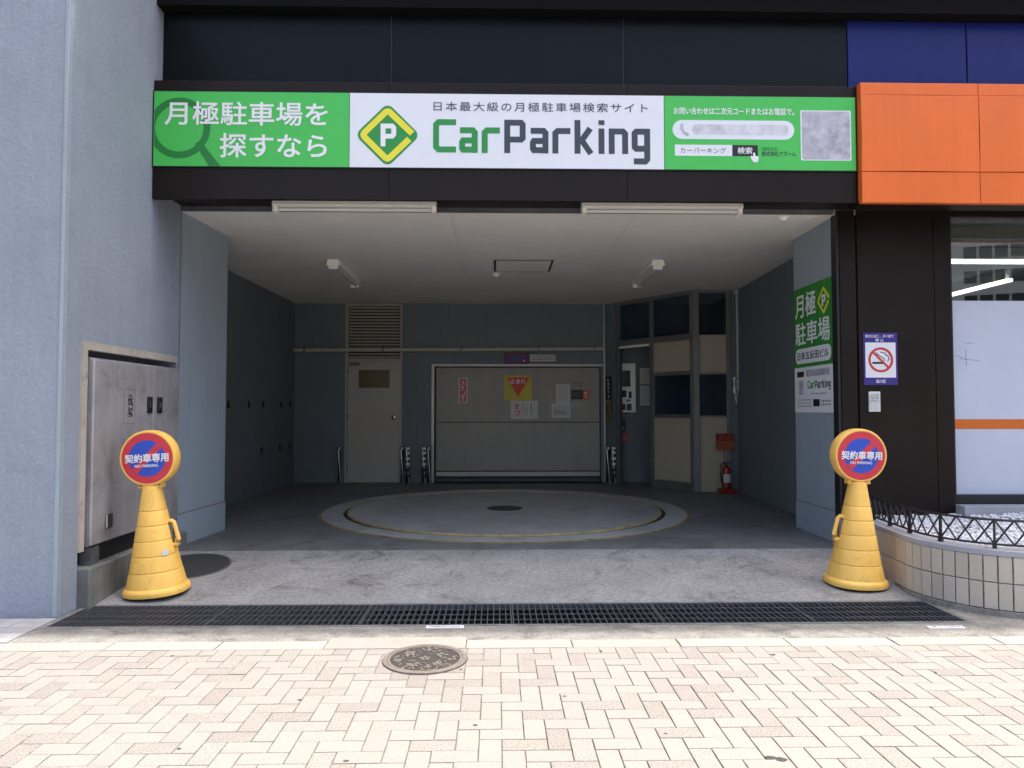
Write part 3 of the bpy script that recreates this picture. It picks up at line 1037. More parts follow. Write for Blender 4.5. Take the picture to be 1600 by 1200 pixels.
def logo(parent, cx, cz, s, y, name='emblem'):
    """yellow and green diamond with a white P, half diagonal s"""
    e = plate(name, diamond(cx, cz, s * 1.10, s * .24), y - .0012, y, 'logo_green', parent)
    k = s / 46.0
    L_ = [(38, 2.5), (3, 36), (0, 37.2), (-3, 36), (-36, 3), (-37.2, 0), (-36, -3), (-3, -36), (0, -37.2), (3, -36), (33.5, -6)]
    strokes('emblem_band', [[(cx + a * k, cz + b * k) for a, b in L_]], 9.5 * k, y - .0024, y - .0013, 'logo_yellow', e if False else parent)
    strokes('emblem_letter', [[(cx + a * k, cz + b * k) for a, b in ((-7, -18), (-7, 14), (7, 14), (9.5, 11), (9.5, 1), (7, -2), (-3.2, -2))]], 7.5 * k, y - .0024, y - .0013, 'white', parent)
    return e

def wordmark(parent, ox, oz, k, y):
    """the squared lettering CarParking; drawn on a 340 x 70 grid, baseline at oz"""
    def q(l):
        return [(ox + a * k, oz + b * k) for a, b in l]
    bl = [[(36, 48), (9, 48), (5, 44), (5, 9), (9, 5), (36, 5)],
          [(42, 35.5), (62, 35.5), (65, 32), (65, 0)], [(65, 19.5), (47, 19.5), (45.5, 17), (45.5, 7.5), (47, 5), (65, 5)],
          [(80.5, 0), (80.5, 32), (84, 35.5), (104, 35.5)]]
    strokes('lettering', [q(l) for l in bl], 9.3 * k, y - .0012, y, 'logo_green', parent)
    sl = [[(115.5, 0), (115.5, 48), (137, 48), (139.5, 45), (139.5, 24), (137, 21.5), (120.2, 21.5)],
          [(152, 35.5), (172, 35.5), (175, 32), (175, 0)], [(175, 19.5), (157, 19.5), (155.5, 17), (155.5, 7.5), (157, 5), (175, 5)],
          [(190.5, 0), (190.5, 32), (194, 35.5), (214, 35.5)],
          [(225, 0), (225, 53)], [(225, 20), (231, 20), (245, 40)], [(231, 22), (246, 0)],
          [(262.5, 0), (262.5, 40)], [(262.5, 45.5), (262.5, 53)],
          [(278.5, 0), (278.5, 35.5), (296, 35.5), (299.5, 32), (299.5, 0)],
          [(334, 35.5), (317, 35.5), (314.5, 33), (314.5, 11), (317, 8.5), (334, 8.5)], [(334, 40), (334, -8), (331, -11.5), (313, -11.5)]]
    bm = bmesh.new()
    for i, l in enumerate(sl):
        b_stroke(bm, q(l), 9.3 * k, y - .0012 - .0004 * (i % 3), y - .00003 * (i % 3))
    obj('lettering', bm, 'slate', parent)

U = 6.282 / 1096.0
sgn = thing('signboard', 'long green and white parking signboard on the dark brown fascia above the bay', 'sign', (-3.045, 6.268, 3.580))
SH = 0.683
def A(x):
    return (x - 240) * U
def Zs(y):
    return (264.5 - y) / 119.0 * SH
box('case', 0, 6.28, -.012, 0, 0, SH, 'ink', sgn)
box('face_panel', A(242), A(541.5), -.016, -.0125, .008, SH - .008, 'sign_green', sgn)
box('face_panel', A(542.5), A(1031.5), -.016, -.0125, .008, SH - .008, 'sign_white', sgn)
box('face_panel', A(1032.5), A(1334), -.016, -.0125, .008, SH - .008, 'sign_green', sgn)
ys = -.0162
bm = bmesh.new()
cxm, czm, ro, ri = A(281), Zs(204), 0.272, 0.212
b = []
# magnifier ring clipped by the panel's left edge
N_ = 64
ang = [2 * math.pi * i / N_ for i in range(N_ + 1)]
for i in range(N_):
    q4 = [(cxm + r * math.cos(t), czm + r * math.sin(t)) for r, t in ((ro, ang[i]), (ro, ang[i + 1]), (ri, ang[i + 1]), (ri, ang[i]))]
    if max(p[0] for p in q4) < A(243):
        continue
    q4 = [(max(p[0], A(243)), p[1]) for p in q4]
    if len(set(q4)) < 4:
        continue
    bm.faces.new([bm.verts.new((p[0], ys - .0006, p[1])) for p in q4])
hdl = [(A(305), Zs(229)), (A(313), Zs(223)), (A(345), Zs(263)), (A(327), Zs(263))]
bm.faces.new([bm.verts.new((p[0], ys - .0009, p[1])) for p in hdl])
g_ = bmesh.ops.extrude_face_region(bm, geom=bm.faces[:])
for v in g_['geom']:
    if isinstance(v, bmesh.types.BMVert):
        v.co.y += .0005
obj('magnifier_icon', bm, 'dark_green', sgn)
text('lettering', '月極駐車場を', A(259), A(508), Zs(199), Zs(163), ys - .001, 'white', sgn, bold=.016)
text('lettering', '探すなら', A(344), A(507), Zs(249), Zs(212), ys - .001, 'white', sgn, bold=.016)
logo(sgn, A(601), Zs(212.5), 46 * U, ys)
text('lettering', '日本最大級の月極駐車場検索サイト', A(672), A(1006), Zs(174), Zs(159.5), ys, 'slate', sgn, bold=.006, spacing=1.25)
wordmark(sgn, A(671), Zs(239.5), U, ys)
text('lettering', 'お問い合わせは二次元コードまたはお電話で。', A(1047), A(1237), Zs(176), Zs(165), ys, 'white', sgn, bold=.018)
plate('number_bar', round_rect(A(1045), A(1237), Zs(215), Zs(185), 15 * U), ys - .0010, ys, 'sign_white', sgn)
sm = bmesh.new()
for a, b_ in ((1076, 1228),):
    b_plate(sm, round_rect(A(a), A(b_), Zs(208), Zs(191.5), 7 * U), ys - .0018, ys - .0012)
obj('smudge', sm, 'blurred_pale', sgn)
strokes('handset_icon', [[(A(1060), Zs(191)), (A(1059), Zs(198)), (A(1063), Zs(205)), (A(1070), Zs(209))]], 5 * U, ys - .0018, ys - .0012, 'blurred', sgn)
plate('search_box', rect(A(1048.5), A(1138.5), Zs(241.5), Zs(224)), ys - .0010, ys, 'sign_white', sgn)
plate('search_button', rect(A(1138.8), A(1179), Zs(241.5), Zs(224)), ys - .0010, ys, 'ink', sgn)
text('lettering', 'カーパーキング', A(1057), A(1129), Zs(237.5), Zs(228.5), ys - .001, 'slate', sgn)
text('lettering', '検索', A(1147), A(1170), Zs(238), Zs(227.5), ys - .001, 'white', sgn, bold=.014)
plate('pointer_icon', [(A(x), Zs(y)) for x, y in ((1169, 240), (1171.5, 243), (1171.5, 236.5), (1174, 235.5), (1175, 241), (1179.5, 242), (1180, 247), (1178, 251), (1171.5, 251), (1167, 243))], ys - .0032, ys - .0022, 'white', sgn)
text('lettering', '【運営会社】', A(1185), A(1210), Zs(232.5), Zs(227), ys, 'dark_green', sgn)
text('lettering', '株式会社アズーム', A(1185), A(1239), Zs(241), Zs(233.5), ys, 'slate', sgn, bold=.012)
plate('blank_square', round_rect(A(1247), A(1327), Zs(247.5), Zs(168), 2 * U), ys - .0010, ys, 'sign_white', sgn)
plate('smudge', round_rect(A(1249), A(1325), Zs(246), Zs(169.5), 4 * U), ys - .0018, ys - .0012, 'blurred', sgn)

# sign on the right-hand pier
pr = Matrix.Identity(4)
ps = thing('pier_sign', 'tall green and white parking sign on the pier at the bay entrance', 'sign', (3.3445, 7.90, 1.41), R(-90))
PW, PH = 0.92, 1.37
box('backing', 0, PW, -.006, 0, 0, PH, 'white', ps)
plate('green_field', rect(.002, PW - .002, .49, PH - .002), -.0075, -.0062, 'pier_green', ps)
yp = -.0076
def pz(d):
    return PH - d
text('lettering', '月極', .05, .55, pz(.335), pz(.075), yp, 'white', ps, bold=.014)
logo(ps, .735, pz(.22), .15, yp)
text('lettering', '駐車場', .045, .86, pz(.635), pz(.39), yp, 'white', ps, bold=.014)
plate('name_field', round_rect(.04, .88, pz(.84), pz(.675), .07), yp - .001, yp, 'white', ps)
text('lettering', '日幸五反田ビル', .09, .83, pz(.80), pz(.715), yp - .0012, 'ink', ps, bold=.012)
yq = -.0062
plate('note_tag', rect(.07, .24, .385, .445), yq - .001, yq, 'ink', ps)
plate('smudge', rect(.30, .84, .385, .455), yq - .001, yq, 'blurred', ps)
plate('smudge', rect(.11, .22, .19, .345), yq - .001, yq, 'blurred', ps)
wordmark(ps, .33, .255, .53 / 340, yq)
scribble('small_print', .40, .76, .190, .210, 1, 16, yq, 'ink', ps, seed=3)
strokes('search_outline', [[(.09, .065), (.40, .065), (.40, .135), (.09, .135)]], .006, yq - .001, yq, 'slate', ps, closed=True)
text('lettering', 'カーパーキング', .12, .37, .085, .115, yq, 'slate', ps)
plate('search_button', rect(.46, .61, .065, .14), yq - .001, yq, 'ink', ps)
scribble('small_print', .64, .86, .07, .135, 2, 6, yq, 'ink', ps, seed=4)

# no smoking sign on the brown panel
ns = thing('no_smoking_sign', 'blue edged no smoking sign on the dark brown panel', 'sign', (3.572, 6.8495, 1.68))
box('plate', 0, .335, -.005, 0, 0, .51, 'purple', ns)
plate('white_field', rect(.018, .317, .072, .415), -.0062, -.0052, 'white', ns)
yn = -.0064
bm = bmesh.new()
b_ring(bm, .168, .245, .122, .100, yn - .003, yn - .0015)
b_stroke(bm, [(.168 - .075, .245 + .075), (.168 + .075, .245 - .075)], .02, yn - .0032, yn - .0017)
obj('ban_ring', bm, 'red', ns)
strokes('cigarette_icon', [[(.085, .215), (.205, .215)]], .020, yn - .001, yn, 'ink', ns)
strokes('smoke_icon', [[(.13, .32), (.135, .30), (.175, .275), (.20, .255), (.205, .235)], [(.165, .32), (.21, .312), (.22, .29), (.24, .285), (.25, .255), (.235, .23)]], .008, yn - .001, yn, 'ink', ns)
text('lettering', '歩きたばこ、ポイ捨て', .02, .30, .462, .492, -.0052, 'white', ns, bold=.02)
text('lettering', '禁 止', .12, .20, .425, .452, -.0052, 'white', ns, bold=.02)
text('lettering', '品川区', .12, .215, .02, .052, -.0052, 'white', ns, bold=.02)

nt_ = thing('notice_box', 'small white notice box under the no smoking sign', 'notice', (3.612, 6.8495, 1.42))
box('case', 0, .11, -.022, 0, 0, .195, 'fixture', nt_, bev=.004)
plate('notice_face', rect(.008, .102, .01, .185), -.0236, -.0222, 'paper', nt_)
scribble('small_print', .015, .095, .09, .17, 3, 4, -.0237, 'zinc', nt_, seed=9)

# ------------------------------------------------------------------ yellow cone signs
def cone_sign(label):
    t = thing('cone_sign', label, 'sign', (0, 0, 0), 0, 'yellow cone signs at the bay entrance')
    prof = [(0.0, .222, .205), (0.006, .234, .216), (0.030, .238, .220), (0.050, .230, .212), (0.062, .212, .195)]
    def rad(z):
        return .212 + (.072 - .212) * ((z - .062) / (.80 - .062)) ** 0.93
    zs = [.18, .30, .415, .53, .645]
    for z in zs:
        r = rad(z - .012)
        prof += [(z - .012, r, r * .92), (z - .004, r - .004, (r - .004) * .92), (z, r - .0085, (r - .0085) * .92), (z + .006, r - .004, (r - .004) * .92), (z + .012, rad(z + .012) - .001, (rad(z + .012) - .001) * .92)]
    prof += [(.80, .072, .064), (.84, .069, .056)]
    body = lathe('body', prof, 'yellow', t, 56, ex=2.25)
    lathe('rubber_foot', [(-0.012, .20, .185), (-.001, .228, .21)], 'black', t, 40, ex=2.25)
    zc = 1.055
    ringp = [(-.048, .198, .198), (-.052, .204, .204), (-.050, .212, .212), (-.038, .2175, .2175), (0, .2195, .2195), (.038, .2175, .2175), (.050, .212, .212), (.052, .204, .204), (.048, .198, .198)]
    head = lathe('head', ringp, 'yellow', t, 64, axis='Y', c=(0, 0, zc))
    bk = bmesh.new()
    for s in (-1, 1):
        b_box(bk, s * .078 - .014, s * .078 + .014, -.03, .03, .822, .868)
    obj('bracket', bk, 'yellow', t)
    for s in (-1, 1):
        lathe('bolt', [(-.036, .007, .007), (-.03, .008, .008)], 'zinc', t, 10, axis='Y', c=(s * .078, 0, .842))
    for f in (1, -1):                                       # the same print on both faces
        Mx = Matrix.Rotation(0 if f == 1 else math.pi, 4, 'Z')
        parts = [plate('sign_face', disc_pts(0, zc, .1965, 56), -.0515, -.046, 'red', t),
                 plate('blue_disc', disc_pts(0, zc, .142, 48), -.0528, -.0517, 'no_blue', t),
                 strokes('red_bar', [[(-.098, zc - .098), (.098, zc + .098)]], .05, -.0540, -.0530, 'red', t),
                 text('lettering', '契約車専用', -.168, .168, zc - .030, zc + .036, -.0555, 'white', t, bold=.028, thick=.001),
                 text('lettering', 'NO PARKING', -.095, .085, zc - .068, zc - .046, -.0555, 'white', t, bold=.02, thick=.001)]
        if f == -1:
            for p in parts:
                p.data.transform(Mx)
    hb = bmesh.new()
    b_tube(hb, [(.112, 0, .550), (.140, 0, .553), (.157, 0, .541), (.190, 0, .40), (.189, 0, .376), (.174, 0, .363), (.146, 0, .368)], .0165, 10)
    obj('handle', hb, 'yellow', t, smooth=True)
    box('grip_recess', .118, .150, -.012, .012, .385, .535, 'zinc', t)
    st = box('sticker', -.024, .024, -.001, .001, -.02, .02, 'paper', t)
    r_ = rad(.305)
    st.location = (r_ * .80, -r_ * .62, .325)
    st.rotation_euler = (R(-10), 0, R(48))
    return t
cL = cone_sign('yellow cone sign with red and blue disc beside the steel cabinet')
cR = copy_thing(cL, (2.885, 5.72, 0.037), R(180 + 3), 'yellow cone sign with red and blue disc beside the curved tile planter')
cR.scale = cL.scale = (1, 1, .982)
cR.rotation_euler = (R(-1.5), R(-1.4), R(183))
cL.location = (-2.625, 5.60, 0.033)
cL.rotation_euler = (R(1.5), R(-3.2), R(-2))

# ------------------------------------------------------------------ steel cabinet and plinth in the niche
pl = box('plinth', -3.34, -2.96, 5.275, 6.90, -0.05, 0.285, 'concrete', None, bev=.012)
tag(pl, 'dark concrete plinth under the steel cabinet', 'plinth')
cb = thing('steel_cabinet', 'dented stainless steel cabinet standing in the wall niche at left', 'cabinet', (-3.0, 6.05, 0.285))
def cbox(name, x0, x1, y0, y1, z0, z1, m, parent=cb, bev=0.0):
    return box(name, x0 + 3.0, x1 + 3.0, y0 - 6.05, y1 - 6.05, z0 - .285, z1 - .285, m, parent, bev)
cbox('body', -3.345, -3.03, 5.36, 6.785, 0.42, 1.83, 'stainless', bev=.006)
cbox('base_frame', -3.33, -3.05, 5.40, 6.75, 0.288, 0.419, 'black')
cbox('foot', -3.09, -3.01, 5.36, 5.48, 0.286, 0.415, 'zinc')
cbox('door', -3.0295, -3.0, 5.352, 6.262, 0.43, 1.815, 'stainless', bev=.008)
d2 = cbox('door', -3.0295, -3.002, 6.268, 6.782, 0.43, 1.815, 'stainless', bev=.008)
for yy in (6.19, 6.37):
    cbox('handle', -3.001, -2.985, yy - .04, yy + .04, 1.41, 1.55, 'black', bev=.006)
    cbox('key_plate', -2.9845, -2.978, yy - .02, yy + .02, 1.45, 1.51, 'chrome', bev=.002)
cbox('latch', -3.001, -2.978, 5.53, 5.61, 0.53, 0.64, 'chrome', bev=.008)
lb = bmesh.new()
rr = random.Random(5)
for k in range(9):
    zz = 1.40 + rr.random() * .14
    pts = []
    for j in range(5):
        pts.append((5.84 + rr.random() * .075 - 6.05, zz - .285 + rr.uniform(-.025, .025)))
    b_stroke(lb, pts, .006, -.0012, -.0002)
for v in lb.verts:
    v.co = Vector((v.co.y * -1, v.co.x, v.co.z))
obj('ink_mark', lb, 'ink', cb)
lo = bmesh.new()
b_stroke(lo, [(5.78 - 6.05, 1.04), (5.95 - 6.05, 1.04), (5.95 - 6.05, 1.32), (5.78 - 6.05, 1.32)], .003, -.0010, -.0002, closed=True)
for v in lo.verts:
    v.co = Vector((v.co.y * -1, v.co.x, v.co.z))
obj('label_border', lo, 'zinc', cb)

# iron lid in the ramp, left
mh = thing('floor_lid', 'plain dark round lid set in the ramp behind the left cone sign', 'manhole cover', (-2.67, 6.25, 0.0905))
bm = bmesh.new()
b_lathe(bm, [(-.01, .335, .335), (.004, .335, .335), (.0045, .30, .30)], 48)
o = obj('lid', bm, 'manhole', mh, smooth=True)
bm = bmesh.new()
b_flat_ring(bm, 0, 0, .352, .336, -.01, .003, 48)
obj('lid_frame', bm, 'zinc', mh)
mh.rotation_euler = (math.atan2(FZ, 1.34), 0, 0)

# decorated cast-iron cover in the paving
cv = thing('manhole_cover', 'ornate cast iron cover with floral relief set in the cream paving', 'manhole cover', (MH[0], MH[1], 0.005))
cv.scale = (.94, .94, 1)
bm = bmesh.new()
b_flat_ring(bm, 0, 0, .258, .232, -.008, .0035, 64)
obj('cover_frame', bm, 'iron_cover', cv)
lathe('lid', [(-.008, .230, .230), (-.002, .230, .230)], 'iron_dark', cv, 56)
bm = bmesh.new()
b_flat_ring(bm, 0, 0, .229, .214, -.0015, .0025, 64)
obj('lid_rim', bm, 'iron_cover', cv)
rel = bmesh.new()
def b_blob(bm, x, y, a, l, w, z=.003):
    """one raised petal or leaf lying on the lid"""
    n = 10
    pts = []
    for i in range(n):
        t = 2 * math.pi * i / n
        u, v = l / 2 * math.cos(t), w / 2 * math.sin(t) * (1 - .35 * math.cos(t))
        pts.append((x + u * math.cos(a) - v * math.sin(a), y + u * math.sin(a) + v * math.cos(a)))
    b_prism(bm, pts, -.0018, z)
rr = random.Random(21)
for k in range(5):
    a = 2 * math.pi * k / 5 + .4
    b_blob(rel, .024 * math.cos(a), .024 * math.sin(a), a, .032, .018)
for fx_, fy_, fr_ in ((.10, .06, .036), (-.10, .075, .034), (-.055, -.105, .036), (.085, -.095, .034), (.165, -.02, .026), (-.165, -.03, .026), (0, .15, .028)):
    for k in range(6):
        a = 2 * math.pi * k / 6 + rr.random()
        b_blob(rel, fx_ + fr_ * .7 * math.cos(a), fy_ + fr_ * .7 * math.sin(a), a, fr_ * .9, fr_ * .5)
for k in range(120):
    r_ = .05 + .158 * math.sqrt(rr.random())
    t = rr.random() * 6.28
    b_blob(rel, r_ * math.cos(t), r_ * math.sin(t), t + rr.choice((.6, 1.6, 2.4)), rr.uniform(.018, .036), rr.uniform(.006, .011), rr.uniform(.0015, .0032))
obj('floral_relief', rel, 'iron_cover', cv, kind='stuff')

# two small white plates on the gutter concrete
for lab, x, y, w_ in (('small white printed plate in front of the drain near the ornate cover', -0.345, 4.775, .25), ('small white printed plate at the right end of the drain by the planter', 2.97, 4.70, .24)):
    t = thing('ground_plate', lab, 'plate', (x, y, 0), 0, 'white plates on the gutter concrete')
    box('plate', -w_ / 2, w_ / 2, -.026, .026, -.002, .0025, 'white', t, bev=.001)
    bm = bmesh.new()
    rr = random.Random(int(x * 100))
    for k in range(14):
        xx = -w_ / 2 + .02 + k * (w_ - .04) / 14
        b_box(bm, xx, xx + .010, -.012, rr.uniform(-.002, .012), .0026, .0032)
    obj('print', bm, 'zinc', t)

# ------------------------------------------------------------------ curved planter
PC, PR = (3.90, 5.53), 0.70
def planter_path(off, n=26):
    """front outline of the planter, pushed in by off"""
    pts = [(3.40 + off, 6.845), (3.27 + off, 6.2)]
    for i in range(n + 1):
        t = R(180 + 90 * i / n)
        pts.append((PC[0] + (PR - off) * math.cos(t), PC[1] + (PR - off) * math.sin(t)))
    pts.append((7.4, PC[1] - PR + off))
    return pts
def solid_along(off0, off1, z0, z1):
    bm = bmesh.new()
    a, b = planter_path(off0), planter_path(off1)
    V = [[bm.verts.new((p[0], p[1], z)) for p in l] for l, z in ((a, z0), (b, z0), (a, z1), (b, z1))]
    n = len(a)
    for i in range(n - 1):
        for q in ((V[0][i], V[0][i + 1], V[2][i + 1], V[2][i]), (V[1][i], V[3][i], V[3][i + 1], V[1][i + 1]),
                  (V[2][i], V[2][i + 1], V[3][i + 1], V[3][i]), (V[0][i], V[1][i], V[1][i + 1], V[0][i + 1])):
            bm.faces.new(q)
    for i in (0, n - 1):
        bm.faces.new((V[0][i], V[1][i], V[3][i], V[2][i]))
    return bm
plt_ = thing('planter', 'curved beige tiled planter wall in front of the shop window', 'planter', (0, 0, 0))
obj('core', solid_along(.012, .16, -.3, .415), 'grout', plt_)
obj('footing', solid_along(-.02, .10, -.3, .035), 'apron', plt_)
obj('coping', solid_along(-.006, .19, .415, .452), 'coping', plt_)
path = planter_path(0.0, 60)
cum = [0.0]
for a, b in zip(path[:-1], path[1:]):
    cum.append(cum[-1] + math.dist(a, b))
def at_len(s, P=path, C=cum):
    s = max(0, min(C[-1] - 1e-6, s))
    for i in range(len(C) - 1):
        if s <= C[i + 1]:
            u = (s - C[i]) / (C[i + 1] - C[i])
            p = (P[i][0] + (P[i + 1][0] - P[i][0]) * u, P[i][1] + (P[i + 1][1] - P[i][1]) * u)
            d = Vector((P[i + 1][0] - P[i][0], P[i + 1][1] - P[i][1])).normalized()
            return p, d
bm = bmesh.new()
b_box(bm, -.040, .040, 0, .014, 0, .183)
bmesh.ops.bevel(bm, geom=bm.edges[:], offset=.0035, segments=1, affect='EDGES')
tile_me = bpy.data.meshes.new('wall_tile')
bm.to_mesh(tile_me)
bm.free()
tile_me.materials.append(M['planter'])
s = 0.045
while s < cum[-1] - .05:
    p, d = at_len(s)
    for z in (.040, .229):
        o = bpy.data.objects.new('wall_tile', tile_me)
        COL.objects.link(o)
        o.parent = plt_
        o.location = (p[0] - d.y * rn.uniform(-.001, .0015), p[1] + d.x * rn.uniform(-.001, .0015), z)
        o.rotation_euler = (0, 0, math.atan2(d.y, d.x))
    s += .0875
# white pebbles filling it
bed = bmesh.new()
bp_ = planter_path(.17)
b_prism(bed, bp_ + [(7.4, 6.71), (4.46, 6.71), (4.46, 6.845)], 0.2, .40)
obj('gravel_bed', bed, 'soil', plt_)
peb = bmesh.new()
base = bmesh.new()
bmesh.ops.create_icosphere(base, subdivisions=1, radius=1)
bv = [v.co.copy() for v in base.verts]
bf = [[v.index for v in f.verts] for f in base.faces]
base.free()
rr = random.Random(3)
cnt = 0
while cnt < 4200:
    x, y = rr.uniform(3.40, 6.0), rr.uniform(4.99, 6.84)
    if x > 4.46 and y > 6.70:
        continue
    dx, dy = x - PC[0], y - PC[1]
    if (x < PC[0] and y < PC[1] and math.hypot(dx, dy) > PR - .18) or (x < 3.46 + max(0, (y - 6.1)) * .17) or y < PC[1] - PR + .18:
        continue
    cnt += 1
    heap = 0.04 * max(0, 1 - abs(x - 5.0) / .8) * max(0, min(1, (y - 5.9) / .6))
    sx_, sy_, sz_ = (rr.uniform(.012, .022) for _ in range(3))
    sz_ *= .7
    rot = Matrix.Rotation(rr.random() * 6.28, 3, 'Z') @ Matrix.Rotation(rr.uniform(-.5, .5), 3, 'X')
    c = Vector((x, y, .405 + rr.random() * .018 + heap))
    vs = [peb.verts.new(rot @ Vector((v.x * sx_, v.y * sy_, v.z * sz_)) * rr.uniform(.88, 1.1) + c) for v in bv]
    for f in bf:
        peb.faces.new([vs[i] for i in f])
obj('pebbles', peb, 'pebble', plt_, kind='stuff')

# low lattice fence on the coping
fe = thing('lattice_fence', 'low black iron lattice fence on the curved planter coping', 'fence', (0, 0, 0))
fp = planter_path(.085, 60)
fc = [0.0]
for a, b in zip(fp[:-1], fp[1:]):
    fc.append(fc[-1] + math.dist(a, b))
def fat(s):
    p, d = at_len(s, fp, fc)
    return p, d
ZB, ZT = .482, .655
for nm, z, h in (('top_rail', ZT, .0095), ('bottom_rail', ZB, .0085)):
    bm = bmesh.new()
    pts = []
    s = 0.02
    while s < min(fc[-1] - .02, 5.4):
        p, d = fat(s)
        pts.append((p[0], p[1], z))
        s += .04
    b_tube(bm, pts, h, 6)
    obj(nm, bm, 'iron', fe)
s = 0.03
k = 0
UN = .118
while s < 4.6:
    pa, _ = fat(s)
    pb, d = fat(s + UN)
    for (u, v, off) in ((pa, pb, .003), (pb, pa, -.003)):
        bm = bmesh.new()
        b_tube(bm, [(u[0] - d.y * off, u[1] + d.x * off, ZB), (v[0] - d.y * off, v[1] + d.x * off, ZT)], .0066, 5)
        obj('lattice_bar', bm, 'iron', fe)
    if k % 3 == 1:
        p, d = fat(s)
        box('post', -.008, .008, -.008, .008, .450, ZT + .006, 'iron', fe, Mx=Matrix.Translation((p[0], p[1], 0)) @ Matrix.Rotation(math.atan2(d.y, d.x), 4, 'Z'))
        box('foot', -.014, .014, -.014, .014, .4525, .478, 'iron', fe, Mx=Matrix.Translation((p[0], p[1], 0)) @ Matrix.Rotation(math.atan2(d.y, d.x), 4, 'Z'))
    pm, d = fat(s + UN / 2)
    s += UN
    k += 1

# ------------------------------------------------------------------ lamps on the ceiling
def batten(name, label, L_, group, loc, rotz):
    t = thing(name, label, 'lamp', loc, rotz, group)
    h = L_ / 2
    bm = bmesh.new()
    sec = [(-.062, 0), (.062, 0), (.078, -.058), (.078, -.074), (-.078, -.074), (-.078, -.058)]
    a = [bm.verts.new((-h, y, z)) for y, z in sec]
    b = [bm.verts.new((h, y, z)) for y, z in sec]
    bm.faces.new(a)
    bm.faces.new(b[::-1])
    for i in range(6):
        j = (i + 1) % 6
        bm.faces.new((a[i], b[i], b[j], a[j]))
    obj('housing', bm, 'fixture', t)
    tube('tube', [(-h + .03, -.02, -.096), (h - .03, -.02, -.096)], .017, 'tube', t, 14)
    for s in (-1, 1):
        box('end_socket', s * (h - .02) - .022, s * (h - .02) + .022, -.055, .055, -.124, -.0745, 'fixture', t, bev=.004)
    return t
b1 = batten('fluorescent_batten', 'unlit white batten lamp under the dark fascia, left of the pair', 1.51, 'battens under the fascia', (-1.328, 6.62, 3.400), 0)
b2_ = copy_thing(b1, (1.548, 6.62, 3.400), 0, 'unlit white batten lamp under the dark fascia, right of the pair')
b3 = batten('ceiling_batten', 'unlit batten lamp on the bay ceiling at the left', 1.27, 'battens on the bay ceiling', (-2.10, 9.78, 3.359), R(90))
b4 = copy_thing(b3, (2.06, 9.72, 3.359), R(90), 'unlit batten lamp on the bay ceiling at the right, near the booth')
b3.scale = b4.scale = (1.12, 1.1, 1)
# access hatch in the ceiling, and detector
ha = thing('ceiling_hatch', 'square access hatch with black edges in the bay ceiling', 'hatch', (0.34, 9.42, 3.36))
box('lid', -.355, .355, -.36, .36, -.010, -.0005, 'ceiling', ha)
for sx_ in (-1, 1):
    box('side_gap', sx_ * .372 - .014, sx_ * .372 + .014, -.37, .37, -.008, -.0005, 'black', ha)
for sy_ in (-1, 1):
    box('edge_strip', -.357, .357, sy_ * .367 - .005, sy_ * .367 + .005, -.012, -.0005, 'zinc', ha)
sd_ = thing('smoke_detector', 'small round white detector on the ceiling beside the hatch', 'detector', (-0.02, 9.99, 3.36))
lathe('base', [(-.014, .06, .06), (-.001, .064, .064)], 'fixture', sd_, 24)
lathe('dome', [(-.05, .02, .02), (-.045, .04, .04), (-.0145, .05, .05)], 'fixture', sd_, 24)
sn = thing('soffit_sensor', 'small white dome under the opening frame at the upper right', 'sensor', (2.86, 6.99, 3.36))
lathe('base', [(-.01, .05, .05), (-.001, .054, .054)], 'fixture', sn, 20)
lathe('dome', [(-.034, .012, .012), (-.028, .03, .03), (-.0105, .042, .042)], 'fixture', sn, 20)

# ------------------------------------------------------------------ back wall: pipe, guards, notices
pp = thing('wall_pipe', 'long ivory pipe running along the back wall above the door', 'pipe', (-0.85, 12.77, 2.51))
tube('pipe', [(-2.79, 0, -.005), (2.77, 0, .025)], .034, 'pipe', pp, 12)
for k, x in enumerate((-2.6, -1.2, 0.2, 1.6, 2.6)):
    bm = bmesh.new()
    b_box(bm, x - .014, x + .014, -.040, .078, -.042 + (x + 2.79) * .0054, .044 + (x + 2.79) * .0054)
    obj('clamp', bm, 'zinc', pp)

def guard(label, x, y, striped):
    t = thing('guard_post', label, 'post', (x, y, FZ), 0, 'steel guard posts along the back wall')
    tube('pipe', [(0, 0, 0), (0, 0, .60), (0, .004, .635), (0, .02, .652)], [.036, .036, .032, .02], 'chrome', t, 14)
    lathe('foot_plate', [(0, .06, .06), (.008, .06, .06)], 'zinc', t, 20)
    if striped:
        for z in (.32, .42, .52, .60):
            lathe('tape_band', [(z, .0375, .0375), (z + .045, .0375, .0375)], 'white', t, 14)
        for z in (.12, .22):
            lathe('tape_band', [(z, .0375, .0375), (z + .045, .0375, .0375)], 'black', t, 14)
    return t
guard('plain steel guard post left of the cream door', -2.80, 12.72, False)
guard('plain steel guard post touching the right edge of the cream door', -1.69, 12.72, False)
guard('banded steel guard post just right of the cream door', -1.585, 12.66, True)
guard('banded steel guard post left of the lift gate', -1.30, 12.66, True)
guard('plain steel guard post touching the left frame of the lift gate', -1.21, 12.70, False)
guard('plain steel guard post at the right frame of the lift gate', 1.985, 12.70, False)
guard('steel guard post between the lift gate and the booth door', 2.075, 12.64, True)

